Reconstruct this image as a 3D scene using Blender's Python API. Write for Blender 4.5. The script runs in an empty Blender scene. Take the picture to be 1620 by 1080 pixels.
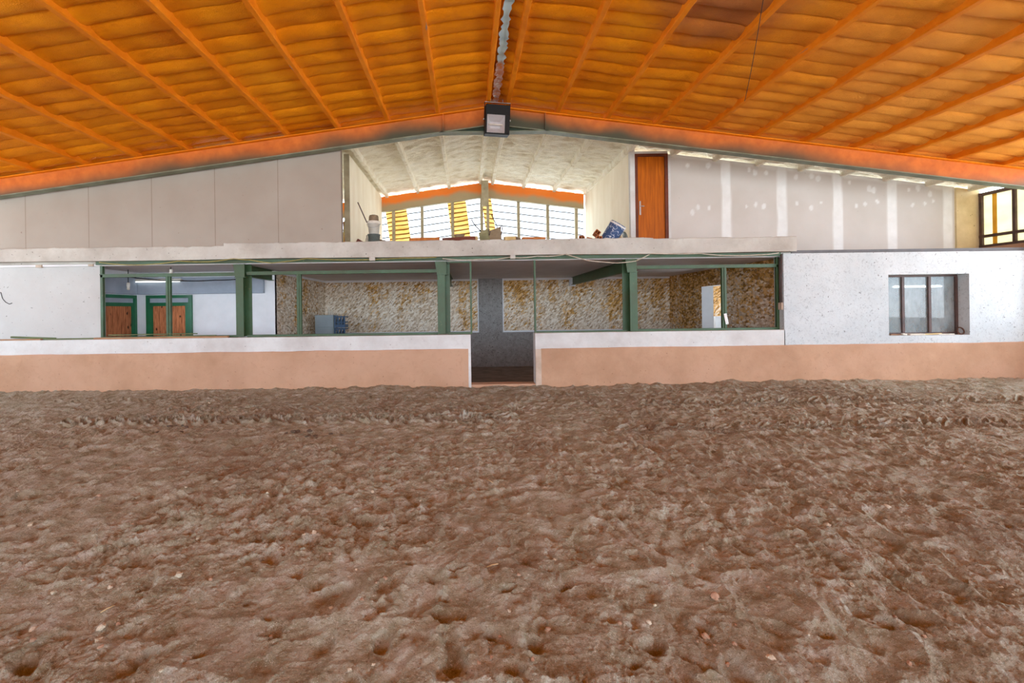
import bpy, math, random
import numpy as np
from mathutils import Vector, Matrix, Euler

random.seed(7)
rng = np.random.default_rng(11)
S = bpy.context.scene
COL = S.collection
PI = math.pi

# ------------------------------------------------------------------ view
F, VX, VY, ROLL, EYE = 720.0, 740.0, 490.0, 0.0135, 1.5
cam = bpy.data.objects.new('camera', bpy.data.cameras.new('camera'))
COL.objects.link(cam)
cam.data.lens = 16.0
cam.data.sensor_width = 36.0
cam.data.shift_x = (810 - VX) / 1620
cam.data.shift_y = -(540 - VY) / 1620
cam.data.clip_start = 0.05
cam.location = (0, 0, EYE)
cam.rotation_euler = (PI / 2, ROLL, 0)
S.camera = cam


def P(px, py, D):
    """photo pixel -> point of the place at depth D"""
    dx, dy = px - VX, py - VY
    return Vector(((dx - ROLL * dy) / F * D, D, EYE - (dy + ROLL * dx) / F * D))


def lin(c):
    return tuple(((v / 255) / 12.92 if v <= 10 else ((v / 255 + 0.055) / 1.055) ** 2.4) for v in c)


# ------------------------------------------------------------------ helpers
class MB:
    def __init__(s):
        s.v, s.f = [], []

    def add(s, vs, fs):
        n = len(s.v)
        s.v += [tuple(p) for p in vs]
        s.f += [tuple(i + n for i in f) for f in fs]
        return s

    def box(s, x0, x1, y0, y1, z0, z1, M=None):
        vs = [(x, y, z) for z in (z0, z1) for y in (y0, y1) for x in (x0, x1)]
        if M is not None:
            vs = [M @ Vector(p) for p in vs]
        return s.add(vs, [(0, 2, 3, 1), (4, 5, 7, 6), (0, 1, 5, 4), (2, 6, 7, 3), (0, 4, 6, 2), (1, 3, 7, 5)])

    def obox(s, c, size, rot=(0, 0, 0)):
        M = Matrix.Translation(c) @ Euler(rot).to_matrix().to_4x4()
        a, b, d = (q / 2 for q in size)
        return s.box(-a, a, -b, b, -d, d, M)

    def prism(s, poly, ax, a0, a1):
        """polygon in the two other axes, extruded along axis ax"""
        def mk(p, a):
            return {'x': (a, p[0], p[1]), 'y': (p[0], a, p[1]), 'z': (p[0], p[1], a)}[ax]
        n = len(poly)
        vs = [mk(p, a0) for p in poly] + [mk(p, a1) for p in poly]
        fs = [tuple(range(n)), tuple(range(2 * n - 1, n - 1, -1))]
        fs += [(i, i + n, (i + 1) % n + n, (i + 1) % n) for i in range(n)]
        return s.add(vs, fs)

    def bar(s, a, b, w, h):
        a, b = Vector(a), Vector(b)
        d = b - a
        q = d.to_track_quat('X', 'Z').to_matrix().to_4x4()
        M = Matrix.Translation((a + b) / 2) @ q
        L = d.length / 2
        return s.box(-L, L, -w / 2, w / 2, -h / 2, h / 2, M)

    def tube(s, pts, r, n=8):
        pts = [Vector(p) for p in pts]
        rs = r if isinstance(r, (list, tuple)) else [r] * len(pts)
        vs, fs = [], []
        up = Vector((0, 0, 1))
        for i, p in enumerate(pts):
            d = (pts[min(i + 1, len(pts) - 1)] - pts[max(i - 1, 0)]).normalized()
            u = d.cross(up)
            if u.length < 1e-3:
                u = d.cross(Vector((1, 0, 0)))
            u.normalize()
            w = d.cross(u)
            for k in range(n):
                t = 2 * PI * k / n
                vs.append(p + (u * math.cos(t) + w * math.sin(t)) * rs[i])
        for i in range(len(pts) - 1):
            for k in range(n):
                a, b = i * n + k, i * n + (k + 1) % n
                fs.append((a, a + n, b + n, b))
        fs.append(tuple(range(n)))
        fs.append(tuple(range(len(vs) - 1, len(vs) - n - 1, -1)))
        return s.add(vs, fs)

    def lathe(s, prof, n=24, M=None, close=True):
        vs, fs = [], []
        for r, z in prof:
            for k in range(n):
                t = 2 * PI * k / n
                vs.append(Vector((r * math.cos(t), r * math.sin(t), z)))
        for i in range(len(prof) - 1):
            for k in range(n):
                a, b = i * n + k, i * n + (k + 1) % n
                fs.append((a, b, b + n, a + n))
        if close:
            fs.append(tuple(range(n - 1, -1, -1)))
            fs.append(tuple(range(len(vs) - n, len(vs))))
        if M is not None:
            vs = [M @ p for p in vs]
        return s.add(vs, fs)

    def build(s, name, mat, parent=None, loc=None, smooth=False, bevel=0.0):
        if parent is not None:
            o0 = Vector((0, 0, 0))
            p = parent
            while p is not None:
                o0 = o0 + Vector(p.location)
                p = p.parent
        elif loc is not None:
            o0 = Vector(loc)
        else:
            xs, ys, zs = zip(*s.v)
            o0 = Vector(((min(xs) + max(xs)) / 2, (min(ys) + max(ys)) / 2, min(zs)))
        me = bpy.data.meshes.new(name)
        me.from_pydata([(x - o0.x, y - o0.y, z - o0.z) for x, y, z in s.v], [], s.f)
        me.materials.append(mat)
        o = bpy.data.objects.new(name, me)
        COL.objects.link(o)
        if parent is not None:
            o.parent = parent
        else:
            o.location = o0
        if smooth:
            for p in me.polygons:
                p.use_smooth = True
        if bevel:
            b = o.modifiers.new('bevel', 'BEVEL')
            b.width, b.segments, b.limit_method = bevel, 2, 'ANGLE'
        return o


def grid_obj(name, X, Y, Z, mat, smooth=True, attr=None, parent=None):
    """a sheet of quads from 2-D arrays of coordinates"""
    n, m = X.shape
    co = np.stack([X, Y, Z], -1).reshape(-1, 3).astype(np.float32)
    idx = np.arange(n * m).reshape(n, m)
    q = np.stack([idx[:-1, :-1], idx[:-1, 1:], idx[1:, 1:], idx[1:, :-1]], -1).reshape(-1, 4)
    me = bpy.data.meshes.new(name)
    me.vertices.add(n * m)
    me.vertices.foreach_set('co', co.ravel())
    me.loops.add(q.size)
    me.loops.foreach_set('vertex_index', q.ravel().astype(np.int32))
    me.polygons.add(len(q))
    me.polygons.foreach_set('loop_start', np.arange(0, q.size, 4, dtype=np.int32))
    me.polygons.foreach_set('loop_total', np.full(len(q), 4, np.int32))
    me.update(calc_edges=True)
    me.polygons.foreach_set('use_smooth', np.full(len(q), smooth))
    if attr is not None:
        for k, a in attr.items():
            at = me.attributes.new(k, 'FLOAT', 'POINT')
            at.data.foreach_set('value', a.ravel().astype(np.float32))
    me.materials.append(mat)
    me.validate()
    o = bpy.data.objects.new(name, me)
    COL.objects.link(o)
    if parent is not None:
        o.parent = parent
    return o


def tag(o, label=None, cat=None, group=None, kind=None):
    if label: o['label'] = label
    if cat: o['category'] = cat
    if group: o['group'] = group
    if kind: o['kind'] = kind
    return o


def thing(name, label, cat, loc, group=None):
    o = bpy.data.objects.new(name, None)
    o.empty_display_size = 0.1
    COL.objects.link(o)
    o.location = loc
    return tag(o, label, cat, group)


def struct(o, label, cat=None):
    return tag(o, label, cat, None, 'structure')


# ------------------------------------------------------------------ value noise
_T = rng.random((256, 256)).astype(np.float32)


def vn(x, y, seed=0):
    x = x + seed * 17.31
    y = y + seed * 9.77
    xi, yi = np.floor(x).astype(int), np.floor(y).astype(int)
    fx, fy = x - xi, y - yi
    fx, fy = fx * fx * fx * (fx * (fx * 6 - 15) + 10), fy * fy * fy * (fy * (fy * 6 - 15) + 10)
    a, b = _T[xi & 255, yi & 255], _T[(xi + 1) & 255, yi & 255]
    c, d = _T[xi & 255, (yi + 1) & 255], _T[(xi + 1) & 255, (yi + 1) & 255]
    return (a * (1 - fx) + b * fx) * (1 - fy) + (c * (1 - fx) + d * fx) * fy - 0.5


def fbm(x, y, octs=4, seed=0, gain=0.5):
    t, a, k = 0, 1.0, 1.0
    for i in range(octs):
        t = t + a * vn(x * k, y * k, seed + i)
        a *= gain
        k *= 2.03
    return t


# ------------------------------------------------------------------ materials
class NT:
    def __init__(s, name):
        s.m = bpy.data.materials.new(name)
        s.m.use_nodes = True
        s.t = s.m.node_tree
        s.t.nodes.clear()
        s.out = s.t.nodes.new('ShaderNodeOutputMaterial')
        s.geo = s.t.nodes.new('ShaderNodeNewGeometry')
        s.xyz = None

    def n(s, typ, **kw):
        q = s.t.nodes.new(typ)
        for k, v in kw.items():
            setattr(q, k, v)
        return q

    def L(s, a, b):
        s.t.links.new(a, b)

    def pos(s, sc=(1, 1, 1)):
        if sc == (1, 1, 1):
            return s.geo.outputs['Position']
        q = s.n('ShaderNodeVectorMath', operation='MULTIPLY')
        s.L(s.geo.outputs['Position'], q.inputs[0])
        q.inputs[1].default_value = sc
        return q.outputs[0]

    def axis(s, k):
        if s.xyz is None:
            s.xyz = s.n('ShaderNodeSeparateXYZ')
            s.L(s.geo.outputs['Position'], s.xyz.inputs[0])
        return s.xyz.outputs[k]

    def noise(s, scale, detail=4, rough=0.55, sc=(1, 1, 1), dist=0.0):
        q = s.n('ShaderNodeTexNoise')
        q.inputs['Scale'].default_value = scale
        q.inputs['Detail'].default_value = detail
        q.inputs['Roughness'].default_value = rough
        q.inputs['Distortion'].default_value = dist
        s.L(s.pos(sc), q.inputs['Vector'])
        return q.outputs['Fac']

    def vor(s, scale, sc=(1, 1, 1), out='Distance', feature='F1'):
        q = s.n('ShaderNodeTexVoronoi', feature=feature)
        q.inputs['Scale'].default_value = scale
        s.L(s.pos(sc), q.inputs['Vector'])
        return q.outputs[out]

    def ramp(s, fac, stops):
        q = s.n('ShaderNodeValToRGB')
        e = q.color_ramp.elements
        while len(e) < len(stops):
            e.new(0.5)
        for el, (p, c) in zip(e, stops):
            el.position = p
            el.color = tuple(c) + (1,) if len(c) == 3 else c
        s.L(fac, q.inputs[0])
        return q.outputs[0]

    def step(s, fac, a, b):
        q = s.n('ShaderNodeMapRange', interpolation_type='SMOOTHSTEP')
        s.inp(q.inputs[0], fac)
        q.inputs[1].default_value, q.inputs[2].default_value = a, b
        return q.outputs[0]

    def inp(s, sock, v):
        if hasattr(v, 'is_linked') or isinstance(v, bpy.types.NodeSocket):
            s.L(v, sock)
        else:
            sock.default_value = v

    def math(s, op, a, b=0.0, c=0.0):
        q = s.n('ShaderNodeMath', operation=op)
        s.inp(q.inputs[0], a)
        s.inp(q.inputs[1], b)
        if op in ('MULTIPLY_ADD',):
            s.inp(q.inputs[2], c)
        return q.outputs[0]

    def mix(s, fac, a, b, mode='MIX'):
        q = s.n('ShaderNodeMix', data_type='RGBA', blend_type=mode)
        s.inp(q.inputs[0], fac)
        for sock, v in ((q.inputs[6], a), (q.inputs[7], b)):
            if isinstance(v, tuple):
                sock.default_value = v + (1,) if len(v) == 3 else v
            else:
                s.L(v, sock)
        return q.outputs[2]

    def attr(s, name):
        q = s.n('ShaderNodeAttribute', attribute_name=name)
        return q.outputs['Fac']

    def bump(s, h, strength=0.5, dist=0.02, prev=None):
        q = s.n('ShaderNodeBump')
        q.inputs['Strength'].default_value = strength
        q.inputs['Distance'].default_value = dist
        s.L(h, q.inputs['Height'])
        if prev is not None:
            s.L(prev, q.inputs['Normal'])
        return q.outputs[0]

    def finish(s, col, rough=0.85, normal=None, metal=0.0, spec=0.3):
        b = s.n('ShaderNodeBsdfPrincipled')
        if isinstance(col, tuple):
            b.inputs['Base Color'].default_value = col + (1,)
        else:
            s.L(col, b.inputs['Base Color'])
        s.inp(b.inputs['Roughness'], rough)
        b.inputs['Metallic'].default_value = metal
        b.inputs['Specular IOR Level'].default_value = spec
        if normal is not None:
            s.L(normal, b.inputs['Normal'])
        s.L(b.outputs[0], s.out.inputs[0])
        s.bsdf = b
        return s.m


def plain(name, c1, c2=None, scale=6, rough=0.8, bump=0.0, bscale=40, sc=(1, 1, 1), metal=0.0, spec=0.3, specks=None, detail=5):
    t = NT(name)
    c1 = lin(c1)
    c2 = lin(c2) if c2 else tuple(v * 0.8 for v in c1)
    col = t.ramp(t.noise(scale, detail, 0.6, sc), [(0.3, c2), (0.68, c1)])
    if specks:
        f = t.step(t.noise(specks[1], 3, 0.6), specks[2], specks[2] + 0.05)
        col = t.mix(f, col, lin(specks[0]))
    nrm = t.bump(t.noise(bscale, 5, 0.6, sc), bump, 0.01) if bump else None
    return t.finish(col, rough, nrm, metal, spec)


# ---- sand
t = NT('sand')
big = t.noise(0.55, 4, 0.6)
mid = t.noise(5.0, 6, 0.65)
fine = t.noise(55, 6, 0.7)
c = t.ramp(mid, [(0.30, lin((130, 119, 91))), (0.5, lin((163, 155, 134))), (0.72, lin((190, 187, 176)))])
c = t.mix(t.step(big, 0.48, 0.68), c, lin((144, 130, 109)))
c = t.mix(t.math('MULTIPLY', t.step(fine, 0.52, 0.70), 0.6), c, lin((206, 200, 189)))
c = t.mix(t.math('MULTIPLY', t.step(t.noise(85, 4, 0.7), 0.55, 0.66), 0.65), c, lin((110, 94, 74)))
grain = t.vor(160)
c = t.mix(t.step(grain, 0.20, 0.12), c, lin((216, 208, 196)))
c = t.mix(t.step(t.vor(70), 0.13, 0.09), c, lin((214, 204, 188)))
b1 = t.bump(t.noise(26, 7, 0.70), 0.75, 0.035)
b2 = t.bump(t.noise(150, 4, 0.7), 0.6, 0.006, b1)
SAND = t.finish(c, 0.92, b2, spec=0.2)

# ---- sprayed foam under the arena roof
t = NT('orange_foam')
c = t.ramp(t.noise(0.9, 6, 0.62), [(0.3, lin((214, 118, 3))), (0.5, lin((233, 137, 6))), (0.75, lin((243, 153, 18)))])
c = t.mix(t.math('MULTIPLY', t.step(t.noise(6, 6, 0.7, (1, 2.2, 1)), 0.52, 0.72), 0.45), c, lin((206, 108, 4)))
c = t.mix(t.math('MULTIPLY', t.step(t.noise(70, 4, 0.7), 0.58, 0.72), 0.35), c, lin((246, 172, 70)))
dx = t.math('SUBTRACT', t.axis(0), 3.2)
dy = t.math('SUBTRACT', t.axis(1), 5.3)
rr = t.math('ADD', t.math('MULTIPLY', dx, dx), t.math('MULTIPLY', dy, dy))
rr = t.math('ADD', rr, t.math('MULTIPLY', t.noise(2.5, 5), 1.2))
c = t.mix(t.math('MULTIPLY', t.step(rr, 1.9, 0.6), 0.75), c, lin((150, 92, 62)))
right_light = t.math('MULTIPLY', t.step(t.math('ADD', t.axis(0), t.math('MULTIPLY', t.noise(0.8, 4), 4.0)), 4.5, 9.5), 0.8)
c = t.mix(right_light, c, lin((246, 164, 66)))  # brighter light from the open right side is put into the foam colour
n1 = t.bump(t.noise(60, 6, 0.7), 0.8, 0.014)
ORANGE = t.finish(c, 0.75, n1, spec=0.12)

t = NT('orange_foam_on_steel')
c = t.ramp(t.noise(2.5, 6, 0.65), [(0.32, lin((222, 120, 8))), (0.7, lin((244, 146, 26)))])
f = t.step(t.noise(3.0, 6, 0.6, (3, 0.35, 3)), 0.66, 0.74)
c = t.mix(f, c, lin((128, 128, 126)))
PURLIN = t.finish(c, 0.62, t.bump(t.noise(50, 6, 0.7), 0.5, 0.012), spec=0.12)

# ---- rafter: green paint under orange overspray that thins towards the bottom flange
t = NT('oversprayed_rafter')
v = t.math('MULTIPLY_ADD', t.math('ABSOLUTE', t.math('SUBTRACT', t.axis(0), 0.55)), 0.1305, t.axis(2))
nz = t.noise(0.45, 2.5, 0.5)
hh = t.math('MULTIPLY_ADD', t.math('SUBTRACT', nz, 0.5), 1.1, v)
xw = t.math('MULTIPLY', t.step(t.axis(0), 0.4, 0.9), t.step(t.axis(0), 4.2, 2.2))
hh = t.math('SUBTRACT', hh, t.math('MULTIPLY', xw, 0.16))
f = t.step(hh, 4.96, 5.36)
c = t.mix(f, lin((70, 72, 54)), t.ramp(t.noise(6, 5), [(0.3, lin((186, 94, 26))), (0.7, lin((212, 116, 40)))]))
RAFTER = t.finish(c, 0.55, t.bump(t.noise(40, 4), 0.15, 0.006), spec=0.4)
FLANGE = plain('grey_green_flange_paint', (134, 142, 122), (104, 106, 84), 3, 0.5, 0.1)
t = NT('overspray_gable_rafter')
v = t.math('MULTIPLY_ADD', t.math('ABSOLUTE', t.math('SUBTRACT', t.axis(0), 0.55)), 0.1305, t.axis(2))
f = t.step(t.math('MULTIPLY_ADD', t.math('SUBTRACT', t.noise(1.2, 3), 0.5), 0.5, v), 5.06, 5.26)
c = t.mix(f, lin((176, 156, 120)), lin((240, 128, 34)))
GABLE = t.finish(c, 0.55, spec=0.4)

# ---- aged cream foam
t = NT('cream_foam')
c = t.ramp(t.noise(2.2, 7, 0.7, (1, 2.2, 1)), [(0.3, lin((214, 200, 168))), (0.48, lin((242, 233, 210))), (0.7, lin((250, 245, 230)))])
c = t.mix(t.math('MULTIPLY', t.step(t.noise(9, 6, 0.75, (0.45, 2.6, 1), 1.2), 0.56, 0.68), 0.4), c, lin((176, 154, 116)))
CREAM = t.finish(c, 0.85, t.bump(t.noise(13, 8, 0.75, (0.6, 2, 1)), 0.8, 0.03))

# ---- plasters
def wall_mat(name, base, dirt, warm=None, smear=0.4, spk=(90, 84, 80), thr=0.70, rough=0.9, scr=1.0, cloud=None):
    t = NT(name)
    c = t.ramp(t.noise(1.3, 6, 0.62), [(0.3, lin(cloud or dirt)), (0.62, lin(base))])
    if warm:
        c = t.mix(t.math('MULTIPLY', t.step(t.noise(0.7, 3, 0.5), 0.45, 0.65), 0.6), c, lin(warm))
    c = t.mix(t.math('MULTIPLY', t.step(t.noise(7 * scr, 7, 0.75, (1, 1, 1), 1.5), 0.52, 0.66), smear), c, lin(dirt))
    c = t.mix(t.math('MULTIPLY', t.step(t.noise(24, 3, 0.5), thr, thr + 0.04), 0.75), c, lin(spk))
    return t.finish(c, rough, t.bump(t.noise(18, 7, 0.7), 0.35, 0.012), spec=0.2)


WHITE_SCRAPED = wall_mat('scraped_white_plaster', (204, 209, 210), (142, 147, 150), None, 0.62, (84, 76, 72), 0.685, scr=2.4, cloud=(190, 196, 198))
WHITE = wall_mat('white_wall_paint', (196, 196, 193), (186, 184, 181), (190, 188, 184), 0.12)
PARAPET = wall_mat('white_parapet_paint', (220, 221, 219), (194, 190, 186), None, 0.3, (110, 96, 88), 0.72)
LEDGE = wall_mat('weathered_concrete_ledge', (202, 200, 191), (168, 160, 150), (193, 189, 182), 0.25, (82, 74, 68), 0.69)
TAN = wall_mat('terracotta_plinth_paint', (196, 157, 128), (174, 136, 108), (200, 162, 136), 0.35, (136, 98, 78), 0.70)

t = NT('grey_drywall_board')
c = t.ramp(t.noise(0.9, 4), [(0.3, lin((160, 150, 138))), (0.7, lin((170, 162, 151)))])
x = t.math('DIVIDE', t.math('ADD', t.axis(0), 3.66), 1.229)
fr = t.math('ABSOLUTE', t.math('SUBTRACT', t.math('FRACT', t.math('ADD', x, 0.5)), 0.5))
fr2 = t.math('ADD', fr, t.math('MULTIPLY', t.math('SUBTRACT', t.noise(9, 3), 0.5), 0.004))
c = t.mix(t.math('MULTIPLY', t.step(fr2, 0.0075, 0.003), 0.55), c, lin((112, 92, 76)))
c = t.mix(t.math('MULTIPLY', t.step(t.noise(22, 3, 0.6), 0.72, 0.75), 0.7), c, lin((120, 92, 80)))
BOARD = t.finish(c, 0.9, spec=0.2)

t = NT('drywall_with_filler')
c = t.ramp(t.noise(1.1, 4), [(0.3, lin((196, 189, 181))), (0.7, lin((206, 200, 194)))])
f = t.attr('filler')
c = t.mix(f, c, t.ramp(t.noise(4, 5), [(0.3, lin((220, 219, 216))), (0.7, lin((232, 232, 230)))]))
c = t.mix(t.math('MULTIPLY', t.step(t.noise(20, 3, 0.6), 0.715, 0.75), 0.7), c, lin((96, 80, 72)))
FILLED = t.finish(c, 0.9, spec=0.2)
PARTITION = plain('cream_partition_board', (246, 238, 218), (234, 222, 196), 2.2, 0.85, 0.1, 30, (1.6, 1.6, 0.4))
CORNER = plain('window_lit_plaster', (226, 206, 164), (206, 184, 140), 3, 0.9, 0.2, 30, specks=((86, 66, 44), 14, 0.70))  # the side window's yellow light is put into this plaster colour

# ---- wallpaper: torn white and gold diagonal flecks
def paper(name, gold_lo, gold_hi, pale_boost):
    t = NT(name)
    vr = t.n('ShaderNodeVectorRotate', rotation_type='AXIS_ANGLE')
    vr.inputs['Axis'].default_value = (0, 1, 0)
    vr.inputs['Angle'].default_value = 0.78
    t.L(t.geo.outputs['Position'], vr.inputs['Vector'])
    vm = t.n('ShaderNodeVectorMath', operation='MULTIPLY')
    vm.inputs[1].default_value = (13, 9, 27)
    t.L(vr.outputs[0], vm.inputs[0])
    q = t.n('ShaderNodeTexNoise')
    q.inputs['Scale'].default_value = 1.0
    q.inputs['Detail'].default_value = 3
    t.L(vm.outputs[0], q.inputs['Vector'])
    fleck = q.outputs['Fac']
    vm2 = t.n('ShaderNodeVectorMath', operation='MULTIPLY')
    vm2.inputs[1].default_value = (12, 12, 28)
    t.L(vr.outputs[0], vm2.inputs[0])
    vo = t.n('ShaderNodeTexVoronoi')
    vo.inputs['Scale'].default_value = 1.0
    t.L(vm2.outputs[0], vo.inputs['Vector'])
    cell = t.n('ShaderNodeSeparateColor')
    t.L(vo.outputs['Color'], cell.inputs[0])
    region = t.noise(1.1, 5, 0.6, (1.5, 1.5, 0.7))
    zz = t.math('MULTIPLY', t.math('SUBTRACT', t.axis(2), 1.6), 0.12)
    strip = t.vor(1.0, (1.7, 1.7, 0.05), 'Color')
    sp = t.n('ShaderNodeSeparateColor')
    t.L(strip, sp.inputs[0])
    reg = t.math('ADD', t.math('ADD', region, zz), t.math('MULTIPLY', t.math('SUBTRACT', sp.outputs[0], 0.5), 0.16))
    gold = t.ramp(cell.outputs[1], [(0.1, lin((146, 104, 50))), (0.5, lin((204, 152, 80))), (0.9, lin((228, 186, 126)))])
    pale = t.ramp(cell.outputs[0], [(0.1, lin((196, 172, 146))), (0.45, lin((226, 208, 184))), (0.9, lin((246, 236, 222)))])
    m = t.step(t.math('ADD', reg, t.math('MULTIPLY', t.math('SUBTRACT', cell.outputs[2], 0.5), 0.34)), gold_lo, gold_hi)
    c = t.mix(m, pale, gold)
    c = t.mix(t.step(fleck, 0.60, 0.68), c, lin((128, 100, 70)))
    c = t.mix(t.step(fleck, 0.40, 0.30), c, lin((236, 226, 212)))
    return t.finish(c, 0.85, spec=0.15)


PAPER = paper('torn_gold_wallpaper', 0.44, 0.70, 0)
PAPER_GOLD = paper('gold_wallpaper', 0.26, 0.56, 0)
PAPER_PALE = paper('bleached_wallpaper', 0.48, 0.74, 0)

DADO = plain('dark_speckled_dado', (158, 154, 152), (132, 127, 125), 10, 0.9, 0.3, 60, specks=((84, 78, 76), 28, 0.60))
GALLERY_CEIL = plain('gallery_ceiling_paint', (232, 228, 228), (220, 214, 214), 2, 0.9)
GALLERY_FLOOR = plain('dusty_dark_floor', (150, 132, 120), (118, 102, 92), 3, 0.9, 0.2)
INNER_WHITE = plain('inner_white_wall', (238, 240, 244), (226, 228, 232), 2, 0.85)
BLUEGREY = plain('blue_grey_paint', (166, 176, 190), (150, 160, 174), 3, 0.8)
CHIPPED = plain('tan_reveal_plaster', (206, 186, 168), (180, 158, 138), 4, 0.9, 0.2)

# ---- green steel
t = NT('green_steel_paint')
c = t.ramp(t.noise(2.2, 5, 0.6), [(0.3, lin((58, 72, 38))), (0.5, lin((56, 82, 48))), (0.72, lin((66, 100, 70)))])
c = t.mix(t.math('MULTIPLY', t.step(t.noise(14, 6, 0.7), 0.62, 0.72), 0.6), c, lin((128, 120, 82)))
GREEN = t.finish(c, 0.45, t.bump(t.noise(60, 4), 0.1, 0.004), spec=0.5)
DARKGREEN = plain('dark_green_gloss_paint', (24, 112, 72), (18, 86, 54), 3, 0.3, spec=0.6)
t = NT('knotty_pine_planks')
x = t.math('FRACT', t.math('MULTIPLY', t.math('ADD', t.axis(0), t.axis(1)), 8.0))
g = t.noise(4, 5, 0.6, (9, 9, 0.9), 0.6)
c = t.ramp(g, [(0.3, lin((140, 80, 50))), (0.6, lin((206, 132, 88)))])
c = t.mix(t.step(t.math('ADD', t.vor(7, (1, 1, 0.6)), t.math('MULTIPLY', t.noise(12, 3), 0.3)), 0.36, 0.24), c, lin((54, 32, 24)))
c = t.mix(t.step(x, 0.06, 0.02), c, lin((60, 34, 24)))
PINE = t.finish(c, 0.7, spec=0.2)
t = NT('varnished_brown_door')
g = t.noise(3, 5, 0.6, (7, 7, 0.5), 0.4)
c = t.ramp(g, [(0.28, lin((146, 70, 2))), (0.6, lin((190, 98, 6))), (0.8, lin((208, 118, 18)))])
DOORWOOD = t.finish(c, 0.5, spec=0.2)
DOORFRAME = plain('dark_brown_door_frame', (116, 56, 32), (88, 42, 26), 5, 0.6)

BLACK = plain('black_enamel', (18, 18, 17), (14, 14, 14), 5, 0.5, spec=0.25)
CHROME = plain('satin_metal', (206, 206, 204), (180, 180, 178), 5, 0.3, metal=0.9)
REFLECTOR = plain('dull_reflector', (206, 208, 212), (190, 192, 196), 4, 0.32, metal=0.35)
BROWNSTEEL = plain('dark_brown_window_steel', (96, 72, 66), (70, 54, 50), 8, 0.55, spec=0.4)
GREYSTEEL = plain('weathered_grey_steel', (182, 170, 142), (152, 140, 114), 5, 0.6)
CABLE = plain('pale_cable', (214, 204, 186), (180, 168, 150), 12, 0.6)
YCABLE = plain('yellowish_cable', (176, 164, 96), (140, 128, 70), 12, 0.6)
DARKCABLE = plain('black_cable', (40, 40, 42), (28, 28, 30), 12, 0.6)
WHITEPLASTIC = plain('off_white_plastic', (232, 228, 218), (214, 206, 192), 8, 0.5)
GREYPLASTIC = plain('grey_plastic', (120, 128, 122), (96, 104, 100), 8, 0.5)
DUSTY = plain('crusted_mortar', (150, 130, 106), (110, 92, 72), 14, 0.95, 0.6, 40)
CABINET = plain('blue_grey_cabinet_paint', (154, 166, 172), (142, 154, 160), 3, 0.5)
CRATE = plain('blue_crate_plastic', (70, 100, 132), (56, 82, 112), 6, 0.45)
TIMBER_G = plain('green_stained_batten', (110, 122, 84), (82, 92, 62), 6, 0.8, 0.3, 30, (0.6, 4, 4))
TIMBER_B = plain('bare_brown_batten', (178, 138, 104), (140, 102, 74), 6, 0.8, 0.3, 30, (0.6, 4, 4))
ORANGEWOOD = plain('orange_brown_wood', (206, 128, 60), (160, 88, 34), 5, 0.7, 0.3, 30, (3, 3, 0.6))
PALEWOOD = plain('pale_scrap_wood', (228, 204, 150), (190, 160, 104), 5, 0.8, 0.3, 30)
CLAY = plain('hollow_clay_brick', (196, 120, 70), (160, 88, 46), 9, 0.9, 0.3)
OLIVE = plain('olive_sheet_metal', (150, 146, 108), (120, 116, 82), 5, 0.6)
TAUPE = plain('taupe_dusty_casing', (158, 138, 110), (128, 110, 86), 6, 0.8)
RUST = plain('rusty_iron', (96, 66, 54), (64, 44, 36), 18, 0.85, 0.5)
SCRAP = plain('pale_weathered_scrap', (226, 220, 206), (196, 184, 166), 8, 0.85)
PAPERWHITE = plain('white_paper', (240, 240, 238), (226, 226, 224), 8, 0.8)
STONE_PALE = plain('pale_limestone', (206, 196, 176), (170, 156, 134), 22, 0.9, 0.4, 60)
STONE_TAN = plain('sandy_brown_stone', (178, 146, 122), (146, 112, 90), 22, 0.9, 0.4, 60)
CLUMP = plain('dark_trodden_dung', (112, 98, 84), (84, 72, 60), 26, 0.95, 0.8, 70)
STRAW = plain('dry_straw', (206, 178, 136), (170, 140, 98), 12, 0.8)

t = NT('pale_blue_ridge_cap')
f = t.step(t.math('MULTIPLY_ADD', t.math('SUBTRACT', t.noise(3, 4), 0.5), 1.6, t.axis(1)), 6.9, 7.35)
c = t.mix(f, t.ramp(t.noise(4, 5), [(0.3, lin((176, 206, 214))), (0.7, lin((206, 228, 232)))]),
          t.ramp(t.noise(9, 6, 0.7), [(0.35, lin((216, 130, 50))), (0.5, lin((196, 150, 138))), (0.66, lin((220, 216, 206)))]))
RIDGE = t.finish(c, 0.6, t.bump(t.noise(30, 5), 0.4, 0.01))

t = NT('blue_tub_print')
w = t.noise(7, 3, 0.5, (1, 1, 1), 0.6)
c = t.mix(t.step(t.math('ABSOLUTE', t.math('SUBTRACT', w, 0.5)), 0.02, 0.008), lin((62, 86, 128)), lin((214, 222, 232)))
TUB = t.finish(c, 0.5)


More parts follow.
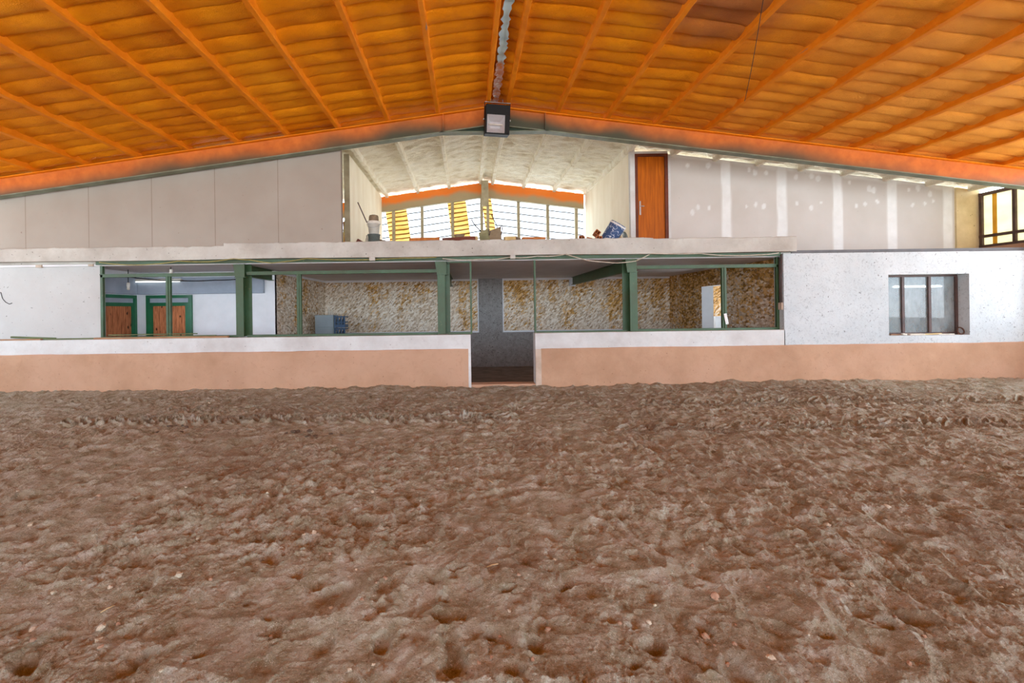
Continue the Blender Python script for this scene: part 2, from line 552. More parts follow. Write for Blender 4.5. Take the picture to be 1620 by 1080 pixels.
def translucent(name, col, dens, period=0, wd=.06, lapc=(150, 120, 90), wob=.2):
    t = NT(name)
    c1, c2 = lin(col[0]), lin(col[1])
    c = t.ramp(t.noise(1.6, 5, 0.6, (1, 1, 2)), [(0.3, c2), (0.65, c1)])
    if period:
        v = t.math('MULTIPLY_ADD', t.math('ABSOLUTE', t.math('SUBTRACT', t.axis(0), 0.55)), 0.1305, t.axis(2))
        q = t.math('FRACT', t.math('ADD', t.math('DIVIDE', v, period), t.math('MULTIPLY', t.noise(1.2, 3), wob)))
        c = t.mix(t.math('MULTIPLY', t.step(t.math('ABSOLUTE', t.math('SUBTRACT', q, 0.5)), wd, wd * .4), 0.97), c, lin(lapc))
    a = t.n('ShaderNodeBsdfTranslucent')
    d = t.n('ShaderNodeBsdfDiffuse')
    t.L(c, a.inputs[0]); t.L(c, d.inputs[0])
    m = t.n('ShaderNodeMixShader')
    m.inputs[0].default_value = dens
    t.L(a.outputs[0], m.inputs[1]); t.L(d.outputs[0], m.inputs[2])
    t.L(m.outputs[0], t.out.inputs[0])
    return t.m


SHEET = translucent('white_translucent_sheet', ((206, 206, 206), (198, 199, 202)), 0.02, .215, .13, (10, 8, 6))
YSHEET = translucent('yellowed_translucent_sheet', ((222, 180, 106), (200, 144, 64)), 0.3, .135, .2, (90, 54, 14), .6)
SIDEPANE = translucent('cream_translucent_sheet', ((215, 206, 180), (202, 191, 160)), 0.12)
SIDEPANE_Y = translucent('yellow_translucent_strip', ((222, 190, 108), (208, 172, 92)), 0.3)

t = NT('dusty_window_glass')
d = t.n('ShaderNodeBsdfDiffuse')
t.L(t.ramp(t.noise(5, 6, 0.7, (1, 1, 0.6)), [(0.35, lin((150, 158, 160))), (0.7, lin((168, 174, 175)))]), d.inputs[0])
tr = t.n('ShaderNodeBsdfTransparent')
tr.inputs[0].default_value = (0.85, 0.9, 0.9, 1)
g = t.n('ShaderNodeBsdfGlossy')
g.inputs['Roughness'].default_value = 0.04
m1 = t.n('ShaderNodeMixShader')
t.L(t.step(t.noise(6, 4, 0.6, (1, 1, 0.4)), -0.3, 1.3), m1.inputs[0])
t.L(tr.outputs[0], m1.inputs[1]); t.L(d.outputs[0], m1.inputs[2])
m2 = t.n('ShaderNodeMixShader')
fr = t.n('ShaderNodeFresnel'); fr.inputs[0].default_value = 1.5
t.L(t.math('MULTIPLY', fr.outputs[0], t.math('SUBTRACT', 1.0, t.geo.outputs['Backfacing'])), m2.inputs[0])
t.L(m1.outputs[0], m2.inputs[1]); t.L(g.outputs[0], m2.inputs[2])
t.L(m2.outputs[0], t.out.inputs[0])
GLASS = t.m
t = NT('clear_lamp_glass')
tr = t.n('ShaderNodeBsdfTransparent')
g = t.n('ShaderNodeBsdfGlossy'); g.inputs['Roughness'].default_value = 0.03
m = t.n('ShaderNodeMixShader'); m.inputs[0].default_value = 0.08
t.L(tr.outputs[0], m.inputs[1]); t.L(g.outputs[0], m.inputs[2]); t.L(m.outputs[0], t.out.inputs[0])
LAMPGLASS = t.m
t = NT('lit_tube')
e = t.n('ShaderNodeEmission'); e.inputs[0].default_value = (0.95, 1.0, 0.98, 1); e.inputs[1].default_value = 1.1
t.L(e.outputs[0], t.out.inputs[0])
TUBE = t.m
t = NT('added_streak_tube')
e = t.n('ShaderNodeEmission'); e.inputs[0].default_value = (0.95, 1.0, 0.98, 1); e.inputs[1].default_value = 4.0
t.L(e.outputs[0], t.out.inputs[0])
STREAK_TUBE = t.m

# ------------------------------------------------------------------ dimensions
RX, SL = 0.55, 0.1305                   # ridge, roof slope
def Zr(x): return 5.36 - SL * abs(x - RX)   # rafter top = purlin underside
WL, WR = -10.3, 11.4
YF = 8.85                               # plane of the facade
YB = 14.2                               # back of the building
YD = 10.1                               # loft drywall plane
FOAM = 0.14

# ------------------------------------------------------------------ sand floor
NR, NC = 900, 1350
dep = np.geomspace(1.25, 8.95, NR)
lo, hi = -(1.08 * dep + 0.9), 1.27 * dep + 0.9
lo, hi = np.maximum(lo, WL + 0.05), np.minimum(hi, WR - 0.05)
u = np.linspace(0, 1, NC)
GX = lo[:, None] + (hi - lo)[:, None] * u[None, :]
GY = np.repeat(dep[:, None], NC, 1)
H = 0.035 * fbm(GX * 0.5, GY * 0.55, 3, 1)
AX = GX + 0.25 * vn(GX * 0.8, GY * 0.5, 37)
H += 0.042 * fbm(AX * 2.6, GY * 1.8, 3, 5, 0.45)
rid = 1 - np.abs(2 * vn(AX * 4.6 + 0.6 * vn(GX * 2, GY * 2, 31), GY * 2.8, 12))
H += 0.022 * (rid ** 2 - 0.4)
rid2 = 1 - np.abs(2 * vn(AX * 11 + 0.8 * vn(GX * 6, GY * 6, 33), GY * 8, 14))
patchy = np.clip(0.85 + 1.0 * fbm(GX * 0.9, GY * 0.9, 3, 44), 0.5, 1.2)
H += 0.017 * (rid2 ** 2 - 0.4) * patchy
H += 0.021 * fbm(AX * 15, GY * 11, 5, 20, 0.62) * patchy
H += 0.006 * np.maximum(0, vn(GX * 60, GY * 60, 29) - 0.16) * 3 * patchy


def stamp(cx, cy, rx, ry, th, d, rim=0.45, push=None, sharp=2.0):
    R = 2.4 * max(rx, ry)
    i0, i1 = np.searchsorted(dep, [cy - R, cy + R])
    if i1 - i0 < 2:
        return
    a, b = lo[i0:i1], hi[i0:i1]
    j0 = int(max(0, np.floor(((cx - R - a) / (b - a)).min() * (NC - 1))))
    j1 = int(min(NC, np.ceil(((cx + R - a) / (b - a)).max() * (NC - 1))))
    if j1 - j0 < 2:
        return
    x, y = GX[i0:i1, j0:j1] - cx, GY[i0:i1, j0:j1] - cy
    c, s = math.cos(th), math.sin(th)
    X, Y = (c * x + s * y) / rx, (-s * x + c * y) / ry
    fq = 0.55 / max(rx, ry)
    X = X + 1.3 * vn(x * fq + cx * 7, y * fq + cy * 5, 51) + 0.5 * vn(x * fq * 2.7, y * fq * 2.7, 53)
    Y = Y + 1.3 * vn(x * fq + cx * 5, y * fq + cy * 3, 52) + 0.5 * vn(x * fq * 2.7, y * fq * 2.7, 54)
    r = np.sqrt(X * X + Y * Y)
    z = -d * np.exp(-r ** (2 * sharp) * 0.9)
    w = 0.5 + 0.5 * (X * math.cos(push or 0) + Y * math.sin(push or 0)) / np.maximum(r, 0.2) if push is not None else 1.0
    z += rim * d * w * np.exp(-((r - 1.35) / 0.32) ** 2)
    H[i0:i1, j0:j1] += z


pr = np.random.default_rng(5)
for k in range(2600):
    cy = math.sqrt(pr.uniform(1.4 ** 2, 8.4 ** 2))
    cx = pr.uniform(-1.05 * cy - 0.5, 1.25 * cy + 0.5)
    if not (WL + .3 < cx < WR - .3):
        continue
    rx = pr.uniform(0.025, 0.07)
    far = min(1, 1.2 - cy / 12)
    stamp(cx, cy, rx, rx * pr.uniform(0.7, 1.5), pr.uniform(0, PI), pr.uniform(0.006, 0.030) * far, 0.35, pr.uniform(0, 2 * PI), pr.uniform(0.7, 1.5))
for px, py, r, d in ((1030, 1022, .085, .085), (895, 925, .08, .07), (800, 932, .06, .055), (700, 938, .05, .05), (692, 968, .07, .07),
                     (775, 1000, .045, .06), (845, 1018, .08, .06), (40, 1045, .09, .07), (230, 925, .07, .05), (370, 875, .07, .045),
                     (635, 862, .05, .05), (650, 895, .04, .045), (955, 890, .08, .045), (205, 860, .06, .04), (610, 1005, .08, .06),
                     (230, 1040, .10, .07), (1010, 1055, .06, .06), (1300, 1005, .08, .045), (1400, 985, .06, .04), (720, 1045, .09, .06)):
    dd = py - VY + ROLL * (px - VX)
    D = F * EYE / dd
    p = P(px, py, D)
    stamp(p.x, D, r * .62, r * .5, pr.uniform(0, PI), d * .8, 0.3, pr.uniform(0, 2 * PI), 1.0)
# tyre lug prints across the arena
def track(x0, x1, y0, y1, pitch, lug, d):
    n = int((x1 - x0) / pitch)
    for k in range(n):
        fx = x0 + (x1 - x0) * k / n
        y = y0 + (y1 - y0) * k / n
        for sgn in (-1, 1):
            stamp(fx + (0.0 if sgn < 0 else pitch * 0.5), y + sgn * 0.10, lug, 0.035, sgn * 0.75, d * pr.uniform(0.6, 1.2), 0.5, None, 2)
    w = np.exp(-(((GY - (y0 + (y1 - y0) * np.clip((GX - x0) / (x1 - x0), 0, 1))) / 0.28) ** 4)) * ((GX > x0) & (GX < x1))
    return w


track(-5.6, 0.6, 6.45, 6.25, 0.225, 0.13, 0.10)
track(-4.6, 1.2, 7.15, 6.9, 0.24, 0.13, 0.045)
track(2.6, 10.6, 7.05, 6.95, 0.24, 0.13, 0.06)
track(1.8, 9.0, 5.65, 5.75, 0.25, 0.13, 0.05)
track(-7.5, 2.0, 8.05, 7.95, 0.3, 0.16, 0.02)
# sand banked against the plinth
H += 0.05 * np.clip((GY - 8.35) / 0.5, 0, 1) * (0.6 + 1.2 * fbm(GX * 1.7, GY * 0.3, 3, 40)) + 0.02 * np.clip((GX - 5) / 6, 0, 1) * np.clip((GY - 8) / .8, 0, 1)
floor = grid_obj('floor', GX, GY, H, SAND)
struct(floor, 'trodden brown sand floor of the riding arena', 'floor')
def Hat(x, y):
    i = int(np.clip(np.searchsorted(dep, y), 0, NR - 1))
    j = int(np.clip((x - lo[i]) / (hi[i] - lo[i]) * (NC - 1), 0, NC - 1))
    return float(H[i, j])
m = MB().box(WL, WR, -8.2, 8.84, -0.5, -0.16)
struct(m.build('floor', SAND), 'sand behind the camera, running out of the open end of the hall', 'floor')

# ------------------------------------------------------------------ roof sheets
PXL = [0.435 - 0.955 * k for k in range(12)]
PXR = [0.815 + 0.94 * k for k in range(12)]
PALL = [x for x in PXL + PXR if WL < x < WR]


def roof_sheet(x0, x1, y0, y1, nx, ny, mat, amp, rough, name, label, ribs=0.29):
    xs, ys = np.linspace(x0, x1, nx), np.linspace(y0, y1, ny)
    Y, X = np.meshgrid(ys, xs, indexing='ij')
    base = 5.36 - SL * np.abs(X - RX) + FOAM
    side = 0 if x0 < RX - 0.1 else 1
    bay = np.floor((X - (PXL[0] if side == 0 else PXR[0])) / (0.955 if side == 0 else 0.94))
    ph = (Y + 0.05 * vn(X * 1.1, Y * 0.9, 7) + 0.03 * vn(bay * 3.7, Y * 1.5, 8)) / ribs
    fr = ph - np.floor(ph)
    kk = np.floor(ph)
    st = 0.65 + 0.9 * (vn(kk * 3.1 + 0.5, bay * 2.3 + X * 0.5, 9) + 0.2)
    sc = np.sin(PI * np.clip(fr, 0, 1)) ** 0.34
    lap = (fr - 0.5) * 0.5
    Z = base - amp * st * (sc + 0.45 * lap) + rough * fbm(X * 5, Y * 6, 4, 15)
    dmin = np.min(np.stack([np.abs(X - p) for p in PALL]), 0)
    Z -= 0.03 * np.exp(-(dmin / 0.07) ** 2)
    o = grid_obj(name, X, Y, Z, mat)
    return struct(o, label, 'ceiling')


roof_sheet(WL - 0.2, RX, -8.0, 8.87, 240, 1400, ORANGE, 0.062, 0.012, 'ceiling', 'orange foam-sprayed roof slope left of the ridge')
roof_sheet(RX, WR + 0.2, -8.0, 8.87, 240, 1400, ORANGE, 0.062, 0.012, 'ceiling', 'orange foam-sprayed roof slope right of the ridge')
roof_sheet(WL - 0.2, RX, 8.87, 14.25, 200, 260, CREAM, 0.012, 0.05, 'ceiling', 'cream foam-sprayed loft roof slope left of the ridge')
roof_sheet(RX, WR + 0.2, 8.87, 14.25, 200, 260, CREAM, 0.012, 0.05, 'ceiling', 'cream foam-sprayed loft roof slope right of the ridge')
m = MB()
m.prism([(WL - .4, Zr(WL - .4) + .22), (RX, 5.36 + .22), (WR + .4, Zr(WR + .4) + .22), (WR + .4, Zr(WR + .4) + .30), (RX, 5.66), (WL - .4, Zr(WL - .4) + .30)], 'y', -8.1, 14.26)
struct(m.build('ceiling', plain('roof_sheet_metal', (150, 150, 150))), 'metal roof sheeting above the foam', 'ceiling')

ORD = ['', 'first', 'second', 'third', 'fourth', 'fifth', 'sixth', 'seventh', 'eighth', 'ninth', 'tenth', 'eleventh', 'twelfth']


def purlin(x, y0, y1, mat, label, group, w=0.075, jit=0.006, drop=0.0):
    n = max(6, int((y1 - y0) / 0.16))
    vs, fs = [], []
    prof = [(-0.62, 0.17), (-0.52, 0.05), (-0.5, 0.012), (-0.38, 0.0), (0.38, 0.0), (0.5, 0.012), (0.52, 0.05), (0.62, 0.17)]
    rr = random.Random(int(x * 1000))
    k = len(prof)
    wob = 0.0
    for i in range(n + 1):
        y = y0 + (y1 - y0) * i / n
        wob = wob * 0.7 + rr.uniform(-jit, jit)
        for a, h in prof:
            X = x + a * w + rr.uniform(-jit, jit) * 0.5 + wob * 0.4
            vs.append((X, y, Zr(x) - drop + h + wob * 0.35 - (SL if x > RX else -SL) * (X - x)))
    for i in range(n):
        for j in range(k):
            a, b = i * k + j, i * k + (j + 1) % k
            fs.append((a, a + k, b + k, b))
    fs += [tuple(range(k)), tuple(range(len(vs) - 1, len(vs) - k - 1, -1))]
    o = MB().add(vs, fs).build('roof_purlin', mat, loc=(x, y0, Zr(x)), smooth=False)
    return tag(o, label, 'purlin', group)


for side, PX in (('left', PXL), ('right', PXR)):
    for k, x in enumerate(PX):
        if not (WL < x < WR - 0.1):
            continue
        purlin(x, -7.9, 8.83, PURLIN, f'orange foam-coated arena purlin, {ORD[k + 1]} {side} of the pale ridge strip', 'orange purlins under the arena roof')
        if -2.5 < x < 3.6:
            purlin(x, 8.85, 13.98, CREAM, f'cream foam-covered loft purlin over the open bay, {ORD[k + 1]} {side} of the ridge', 'cream purlins under the loft roof', 0.085, 0.016)
        elif x > 3.7:
            purlin(x, 8.85, YD - 0.01, CREAM, f'short white purlin end above the filled drywall, {ORD[k + 1]} right of the ridge', 'white purlin ends over the drywall', 0.08, 0.004)
        elif x > -3.6:
            purlin(x, 8.95, 13.98, CREAM, 'cream foam-covered loft purlin behind the left grey board wall', 'cream purlins under the loft roof', 0.085, 0.016)

# ridge cap strip left bare of foam
n = 90
vs, fs = [], []
for i in range(n + 1):
    y = 3.6 + (8.6 - 3.6) * i / n
    w = 0.055 + 0.02 * random.uniform(-1, 1)
    z = 5.36 + FOAM - 0.092 + 0.012 * random.uniform(-1, 1)
    o = 0.012 * random.uniform(-1, 1)
    for a in (-w, -w * .3, w * .3, w):
        vs.append((RX + 0.02 + a + o, y, z - abs(a) * 0.35))
for i in range(n):
    for j in range(3):
        a = i * 4 + j
        fs.append((a, a + 1, a + 5, a + 4))
tag(MB().add(vs, fs).build('ridge_cap', RIDGE, smooth=True), 'pale blue ragged ridge strip bare of foam between the two ridge purlins', 'ridge cap')

# ------------------------------------------------------------------ main rafter
def arm(x0, x1, y, drop0, drop1):
    return [(x0, Zr(x0) - drop0), (x1, Zr(x1) - drop0), (x1, Zr(x1) - drop1), (x0, Zr(x0) - drop1)]


r = thing('portal_rafter', 'long gabled steel rafter sprayed orange over green, crossing above the white facade', 'rafter', (RX, 8.70, 4.87))
for nm, x0, x1 in (('left', WL + 0.1, RX), ('right', RX, WR - 0.1)):
    MB().prism(arm(x0, x1, 8.7, 0.014, 0.345), 'y', 8.694, 8.708).build('rafter_web', RAFTER, r)
    MB().prism(arm(x0, x1, 8.7, 0.0, 0.014), 'y', 8.62, 8.78).build('top_flange', PURLIN, r)
    b = MB().prism(arm(x0, x1, 8.7, 0.345, 0.362), 'y', 8.62, 8.78).build('bottom_flange', FLANGE, r)
for x in (WL + .22, WR - .3):
    MB().box(x - .1, x + .1, 8.60, 8.616, -.05, Zr(x) - .35).box(x - .1, x + .1, 8.784, 8.80, -.05, Zr(x) - .35).box(x - .006, x + .006, 8.616, 8.784, -.05, Zr(x) - .35).build('column', RAFTER, r)
hz = Zr(-0.42) - 0.35
MB().add([(-0.42, 8.694, hz), (1.52, 8.694, hz), (RX, 8.694, 5.36 - .36), (-0.42, 8.708, hz), (1.52, 8.708, hz), (RX, 8.708, 5.36 - .36)],
         [(0, 1, 2), (5, 4, 3), (0, 3, 4, 1), (1, 4, 5, 2), (2, 5, 3, 0)]).build('apex_gusset', plain('dark_green_gusset', (52, 66, 52)), r)
MB().box(-0.5, 1.6, 8.62, 8.78, hz - 0.014, hz).build('apex_flange', FLANGE, r)
for px in (-0.42, 1.52):
    MB().box(px - .008, px + .008, 8.62, 8.78, hz, Zr(px) - 0.02).build('stiffener', RAFTER, r)

# floodlight at the apex
c0 = P(786, 192, 8.42)
fl = thing('floodlight', 'square black floodlight with dull reflector at the roof apex', 'floodlight', (c0.x, 8.5, c0.z + .28))
w, h = 0.225, 0.262
cx, cz = c0.x, c0.z
MF = Matrix.Translation((cx, 8.40, cz)) @ Euler((0.10, 0.03, 0.12)).to_matrix().to_4x4()
gl = (-0.195, 0.135, -0.235, 0.085)
m = MB()
m.box(-w, w, 0.02, 0.10, -h, h, MF)
m.box(-w, w, -0.09, 0.02, gl[3], h, MF).box(-w, w, -0.09, 0.02, -h, gl[2], MF)
m.box(-w, gl[0], -0.09, 0.02, gl[2], gl[3], MF).box(gl[1], w, -0.09, 0.02, gl[2], gl[3], MF)
m.box(-0.12, 0.12, 0.10, 0.19, -0.16, 0.16, MF)
m.build('housing', BLACK, fl, bevel=0.006)
m = MB()
a0, a1, b0, b1 = gl
vs = [(a0, -.08, b0), (a1, -.08, b0), (a1, -.08, b1), (a0, -.08, b1), (a0 + .07, .015, b0 + .10), (a1 - .07, .015, b0 + .10), (a1 - .07, .015, b1 - .10), (a0 + .07, .015, b1 - .10)]
m.add([MF @ Vector(p) for p in vs], [(0, 1, 5, 4), (1, 2, 6, 5), (2, 3, 7, 6), (3, 0, 4, 7), (4, 5, 6, 7)])
rf = m.build('reflector', REFLECTOR, fl)
m = MB().tube([MF @ Vector((a0 + .03, -.03, -.075)), MF @ Vector((a1 - .03, -.03, -.075))], 0.014, 10)
m.build('lamp_tube', WHITEPLASTIC, rf, smooth=True)
MB().box(a0, a1, -.084, -.081, b0, b1, MF).build('front_glass', LAMPGLASS, fl)
for s in (-1, 1):
    MB().tube([MF @ Vector((s * w, 0.0, 0.02)), MF @ Vector((s * (w + .03), 0.0, 0.02))], 0.018, 10).build('knob', CHROME, fl, smooth=True)
    MB().box(s * (w + .012) - .004, s * (w + .012) + .004, -0.02, 0.02, 0.0, h + .06, MF).build('bracket_arm', BLACK, fl)
m = MB().box(-w - .014, w + .014, -0.02, 0.02, h + .056, h + .064, MF)
for a in (-.12, .1):
    m.tube([MF @ Vector((a, 0, h + .06)), MF @ Vector((a, .02, h + .13))], 0.008)
m.build('bracket_bar', CHROME, fl)

# wire slung under the foam
a, b = Vector((4.575, 7.45, Zr(4.575) + .005)), Vector((3.40, 5.15, Zr(3.4) + .03))
pts = [a.lerp(b, i / 10) - Vector((0, 0, 0.07 * math.sin(PI * i / 10))) for i in range(11)]
tag(MB().tube(pts, 0.004, 6).build('hanging_wire', DARKCABLE), 'thin dark wire slung from an orange purlin right of the ridge', 'wire')

# ------------------------------------------------------------------ gable end of the loft
g = thing('gable_rafter', 'orange steel end rafter below the bright slit at the back of the loft', 'rafter', (RX, 14.0, 4.8))
for x0, x1 in ((-6.0, RX), (RX, 3.62)):
    MB().prism(arm(x0, x1, 14, -0.055, 0.40), 'y', 13.99, 14.01).build('rafter_web', GABLE, g)
    MB().prism(arm(x0, x1, 14, 0.40, 0.42), 'y', 13.93, 14.07).build('bottom_flange', GREYSTEEL, g)
p = thing('loft_post', 'grey steel post under the loft ridge, wide at its top and thin below', 'post', (0.56, 13.6, 2.83))
MB().box(.455, .665, 13.52, 13.70, 4.60, 5.34).build('post_head', GREYSTEEL, p, bevel=.008)
MB().box(.60, .68, 13.57, 13.65, 2.83, 4.60).build('post_shaft', GREYSTEEL, p, bevel=.005)

win = thing('window_3', 'bright glazed gable wall of white and yellow translucent sheets at the loft end', 'window', (0.5, 14.15, 2.83))
win['kind'] = 'structure'
for px in (623, 668, 716, 762, 820, 866, 911):
    x = (px + 2 - 740) / 51.06
    MB().box(x - .045, x + .045, 14.02, 14.12, 2.83, Zr(x) - .40).build('mullion', GREYSTEEL, win)


def sheets(x0, x1, lean, y, period, mat, zt=None, depth=0.016):
    """lapped sheet with courses parallel to the roof slope"""
    z0 = 2.83
    nx, nz = max(6, int((x1 - x0) / 0.06)), 110
    U, V = np.meshgrid(np.linspace(0, 1, nx), np.linspace(0, 1, nz))
    Xb = x0 + (x1 - x0) * U
    zt_ = 5.36 - SL * np.abs(Xb - RX) - 0.05
    Z = z0 + (zt_ - z0) * V
    X = Xb + lean * (zt_ - Z)
    q = (Z + SL * np.abs(X - RX)) / period
    f = q - np.floor(q)
    Y = y - depth * (1 - f) + 0.004 * vn(X * 9, Z * 9, 2)
    return grid_obj('pane', X, Y, Z, mat, smooth=False)


def pane(o, label=None):
    o.parent = win
    o.matrix_parent_inverse = Matrix.Translation(-win.location)
    if label: o['label'] = label


edges = [-6.0, -3.2, -2.6, -1.82, -0.9, 0.02, 0.98, 1.9, 2.8, 3.64]
for a, b in zip(edges[:-1], edges[1:]):
    pane(sheets(a, b, 0, 14.17, 0.215, SHEET))
for a, b, l in ((-2.55, -1.9, 0.13), (-0.63, -0.06, 0.12), (0.42, 0.72, 0.13)):
    pane(sheets(a, b, l, 14.12, 0.135, YSHEET, depth=.03), 'yellowed leaning sheet')

# loft partitions, floor, ledge
struct(MB().box(-2.70, -2.595, YD, 13.98, 2.80, Zr(-2.65) + .05).build('wall_left', PARTITION), 'cream board partition on the left of the open loft', 'wall')
struct(MB().box(3.647, 3.715, YD, 13.98, 2.80, Zr(3.68) + .05).build('wall_right', PARTITION), 'cream board partition on the right of the open loft', 'wall')
st = MB().box(-2.70, -2.58, YD - .03, YD, 2.83, Zr(-2.65) + .04)
tag(st.build('metal_stud', GREYSTEEL, bevel=.004), 'thin grey metal stud at the front edge of the left loft partition', 'stud')
struct(MB().box(WL, 6.37, 8.95, YB, 2.50, 2.82).build('floor', LEDGE), 'concrete loft floor above the gallery', 'floor')
struct(MB().box(6.37, WR, 8.93, YB, 2.515, 2.58).build('floor', plain('shadow_gap_slab', (112, 112, 114))), 'slab edge coloured as the shadow gap above the scraped white wall', 'floor')  # dark grey stands in for the shadow line over the wall top
xl = (358 - 740) / 81.36
for i, (x0, x1, zt, yy, lb) in enumerate(((WL, xl, 2.805, 8.80, 'lower left length of the weathered concrete ledge'),
                                        (xl, 3.60, 2.85, 8.785, 'long middle length of the weathered concrete ledge'),
                                        (3.60, 6.37, 2.832, 8.79, 'right length of the concrete ledge, ending over the gallery corner'))):
    xs = np.linspace(x0, x1, int((x1 - x0) / 0.06))
    vs, fs = [], []
    for k, x in enumerate(xs):
        j = 0.008 * float(fbm(np.array(x * 6.0), np.array(i * 5.0), 3, 3)) * 2
        chip = 0.025 * max(0.0, float(vn(np.array(x * 9.0), np.array(3.0 + i), 5)) - 0.28) * 4
        zb = 2.542 + 0.006 * math.sin(x * 1.3)
        vs += [(x, yy, zb), (x, yy, zt - .012 - chip + j), (x, yy + .012, zt - chip + j), (x, 8.97, zt - .004), (x, 8.97, zb)]
    for k in range(len(xs) - 1):
        for a in range(5):
            b = (a + 1) % 5
            fs.append((k * 5 + a, k * 5 + b, k * 5 + 5 + b, k * 5 + 5 + a))
    fs += [(0, 1, 2, 3, 4), tuple(len(vs) - 1 - q for q in range(5))]
    struct(MB().add(vs, fs).build(f'trim_{i + 1}', LEDGE), lb, 'ledge')

# upper left grey board wall on the facade plane
xr = P(540, 300, YF).x
struct(MB().prism([(WL, 2.79), (xr, 2.79), (xr, Zr(xr) + .03), (WL, Zr(WL) + .03)], 'y', YF, YF + .09).build('wall_back', BOARD),
       'grey drywall boards with dark joints, upper left under the rafter', 'wall')

# upper right drywall with filler
xs, zs = np.arange(4.53, 10.86, 0.03), np.linspace(0, 1, 80)
U, V = np.meshgrid(xs, zs)
Zt = 5.36 - SL * np.abs(U - RX) + 0.06
Z = 2.55 + (Zt - 2.55) * V
fill = np.zeros_like(U)
for k in range(6):
    xb = 5.77 + 1.235 * k - (0.03 if k > 2 else 0)
    wv = 0.12 + 0.02 * vn(Z * 3.0, Z * 0 + k * 3.3, 2)
    fill = np.maximum(fill, np.clip((wv - np.abs(U - xb + 0.02 * vn(Z * 2, Z * 0 + k, 4))) / 0.03, 0, 1))
fr_ = np.random.default_rng(3)
spots = []
for k in range(-1, 5):
    xb = 5.77 + 1.235 * k
    for a in (0.42, 0.66, 0.86):
        spots.append((xb + a + fr_.normal() * .03, 3.72 + fr_.normal() * .05, fr_.uniform(.028, .05)))
        spots.append((xb + a + fr_.normal() * .06, Zr(xb + a) - 0.12 + fr_.normal() * .04, fr_.uniform(.03, .06)))
for sx, sz, sr in spots:
    rr_ = np.hypot((U - sx) / sr, (Z - sz) / (sr * 1.5)) * (1 + 0.5 * vn(U * 14, Z * 14, 6))
    fill = np.maximum(fill, np.clip((1.0 - rr_) / 0.3, 0, 1) * 0.85)
fill = np.maximum(fill, np.clip((Z - (Zt - 0.10 - 0.06 * vn(U * 4, U * 0, 3))) / 0.06, 0, 1) * .6)
o = grid_obj('wall_back', U, np.full_like(U, YD), Z, FILLED, False, {'filler': fill})
so = o.modifiers.new('thick', 'SOLIDIFY'); so.thickness = 0.09; so.offset = -1
struct(o, 'grey drywall with white filler bands and dabs, upper right beyond the brown door', 'wall')
struct(MB().prism([(10.86, 2.55), (WR - .02, 2.55), (WR - .02, Zr(WR) + .05), (10.86, Zr(10.86) + .05)], 'y', YD - .012, YD + .09).build('wall_back', CORNER),
       'plaster strip painted with yellow window light, between the drywall and the upper side window', 'wall')

# brown loft door
d = thing('door_1', 'tall brown varnished door on the loft beside the open bay', 'door', (4.10, YD, 2.83)); d['kind'] = 'structure'
lf = MB().box(3.80, 4.40, YD - .005, YD + .035, 2.83, 4.84).build('door_leaf', DOORWOOD, d)
MB().box(4.40, 4.47, YD - .035, YD + .06, 2.83, 4.90).box(3.735, 3.80, YD - .035, YD + .06, 2.83, 4.90).box(3.80, 4.40, YD - .035, YD + .06, 4.84, 4.90).build('door_frame', DOORFRAME, d)
MB().box(3.835, 3.87, YD - .017, YD - .004, 3.55, 3.86).build('handle_plate', CHROME, lf, bevel=.003)
MB().tube([(3.852, YD - .015, 3.74), (3.852, YD - .055, 3.74), (3.93, YD - .055, 3.735)], .009).build('handle', CHROME, lf, smooth=True)
struct(MB().box(3.63, 3.735, YD - .04, YD + .06, 2.83, Zr(3.7) + .04).box(4.47, 4.53, YD - .02, YD + .06, 2.83, Zr(4.5) + .04).box(3.735, 4.47, YD - .02, YD + .06, 4.90, Zr(4.1) + .06).build('wall_back', PARAPET),
       'white plaster surround of the brown loft door', 'wall')

# ------------------------------------------------------------------ lower facade
XG0, XG1 = P(745, 560, YF).x, P(847, 560, YF).x        # the gap in the parapet
struct(MB().box(WL, XG0, YF, 9.13, -0.35, 1.02).build('wall_back', PARAPET, bevel=.006), 'white low parapet wall left of the gap', 'wall')
struct(MB().box(XG1, 6.17, YF, 9.13, -0.35, 1.03).build('wall_back', PARAPET, bevel=.006), 'white low parapet wall right of the gap', 'wall')


def plinth(x0, x1, z, label):
    xs = np.linspace(x0, x1, int((x1 - x0) / .05))
    vs, fs = [], []
    for x in xs:
        zz = z + 0.012 * float(fbm(np.array(x * 1.5), np.array(2.0), 4, 8))
        vs += [(x, 8.815, -.3), (x, 8.828, zz - .01), (x, 8.835, zz), (x, YF - .0008, zz + .004), (x, YF - .0008, -.3)]
    for k in range(len(xs) - 1):
        for a in range(5):
            b = (a + 1) % 5
            fs.append((k * 5 + a, k * 5 + b, k * 5 + 5 + b, k * 5 + 5 + a))
    fs += [(0, 1, 2, 3, 4), tuple(len(vs) - 1 - q for q in range(5))]
    return struct(MB().add(vs, fs).build('baseboard_back', TAN), label, 'plinth')


plinth(WL, XG0 - .05, .738, 'terracotta painted plinth left of the gap')
plinth(XG1 + .11, WR - .05, .728, 'terracotta painted plinth right of the gap')
struct(MB().box(XG1, XG1 + .11, 8.82, YF - .001, -.3, .72).build('trim_4', CHIPPED), 'pale tan stub edge at the right jamb of the gap', 'trim')
struct(MB().box(XG0 - .05, XG0, 8.83, YF - .001, -.3, .74).build('trim_5', PARAPET), 'white edge strip at the left jamb of the gap', 'trim')
struct(MB().box(XG0, XG1, 8.86, 9.14, -.3, 0.045).build('trim_6', TAN, bevel=.01), 'worn tan threshold in the gap between the parapets', 'threshold')

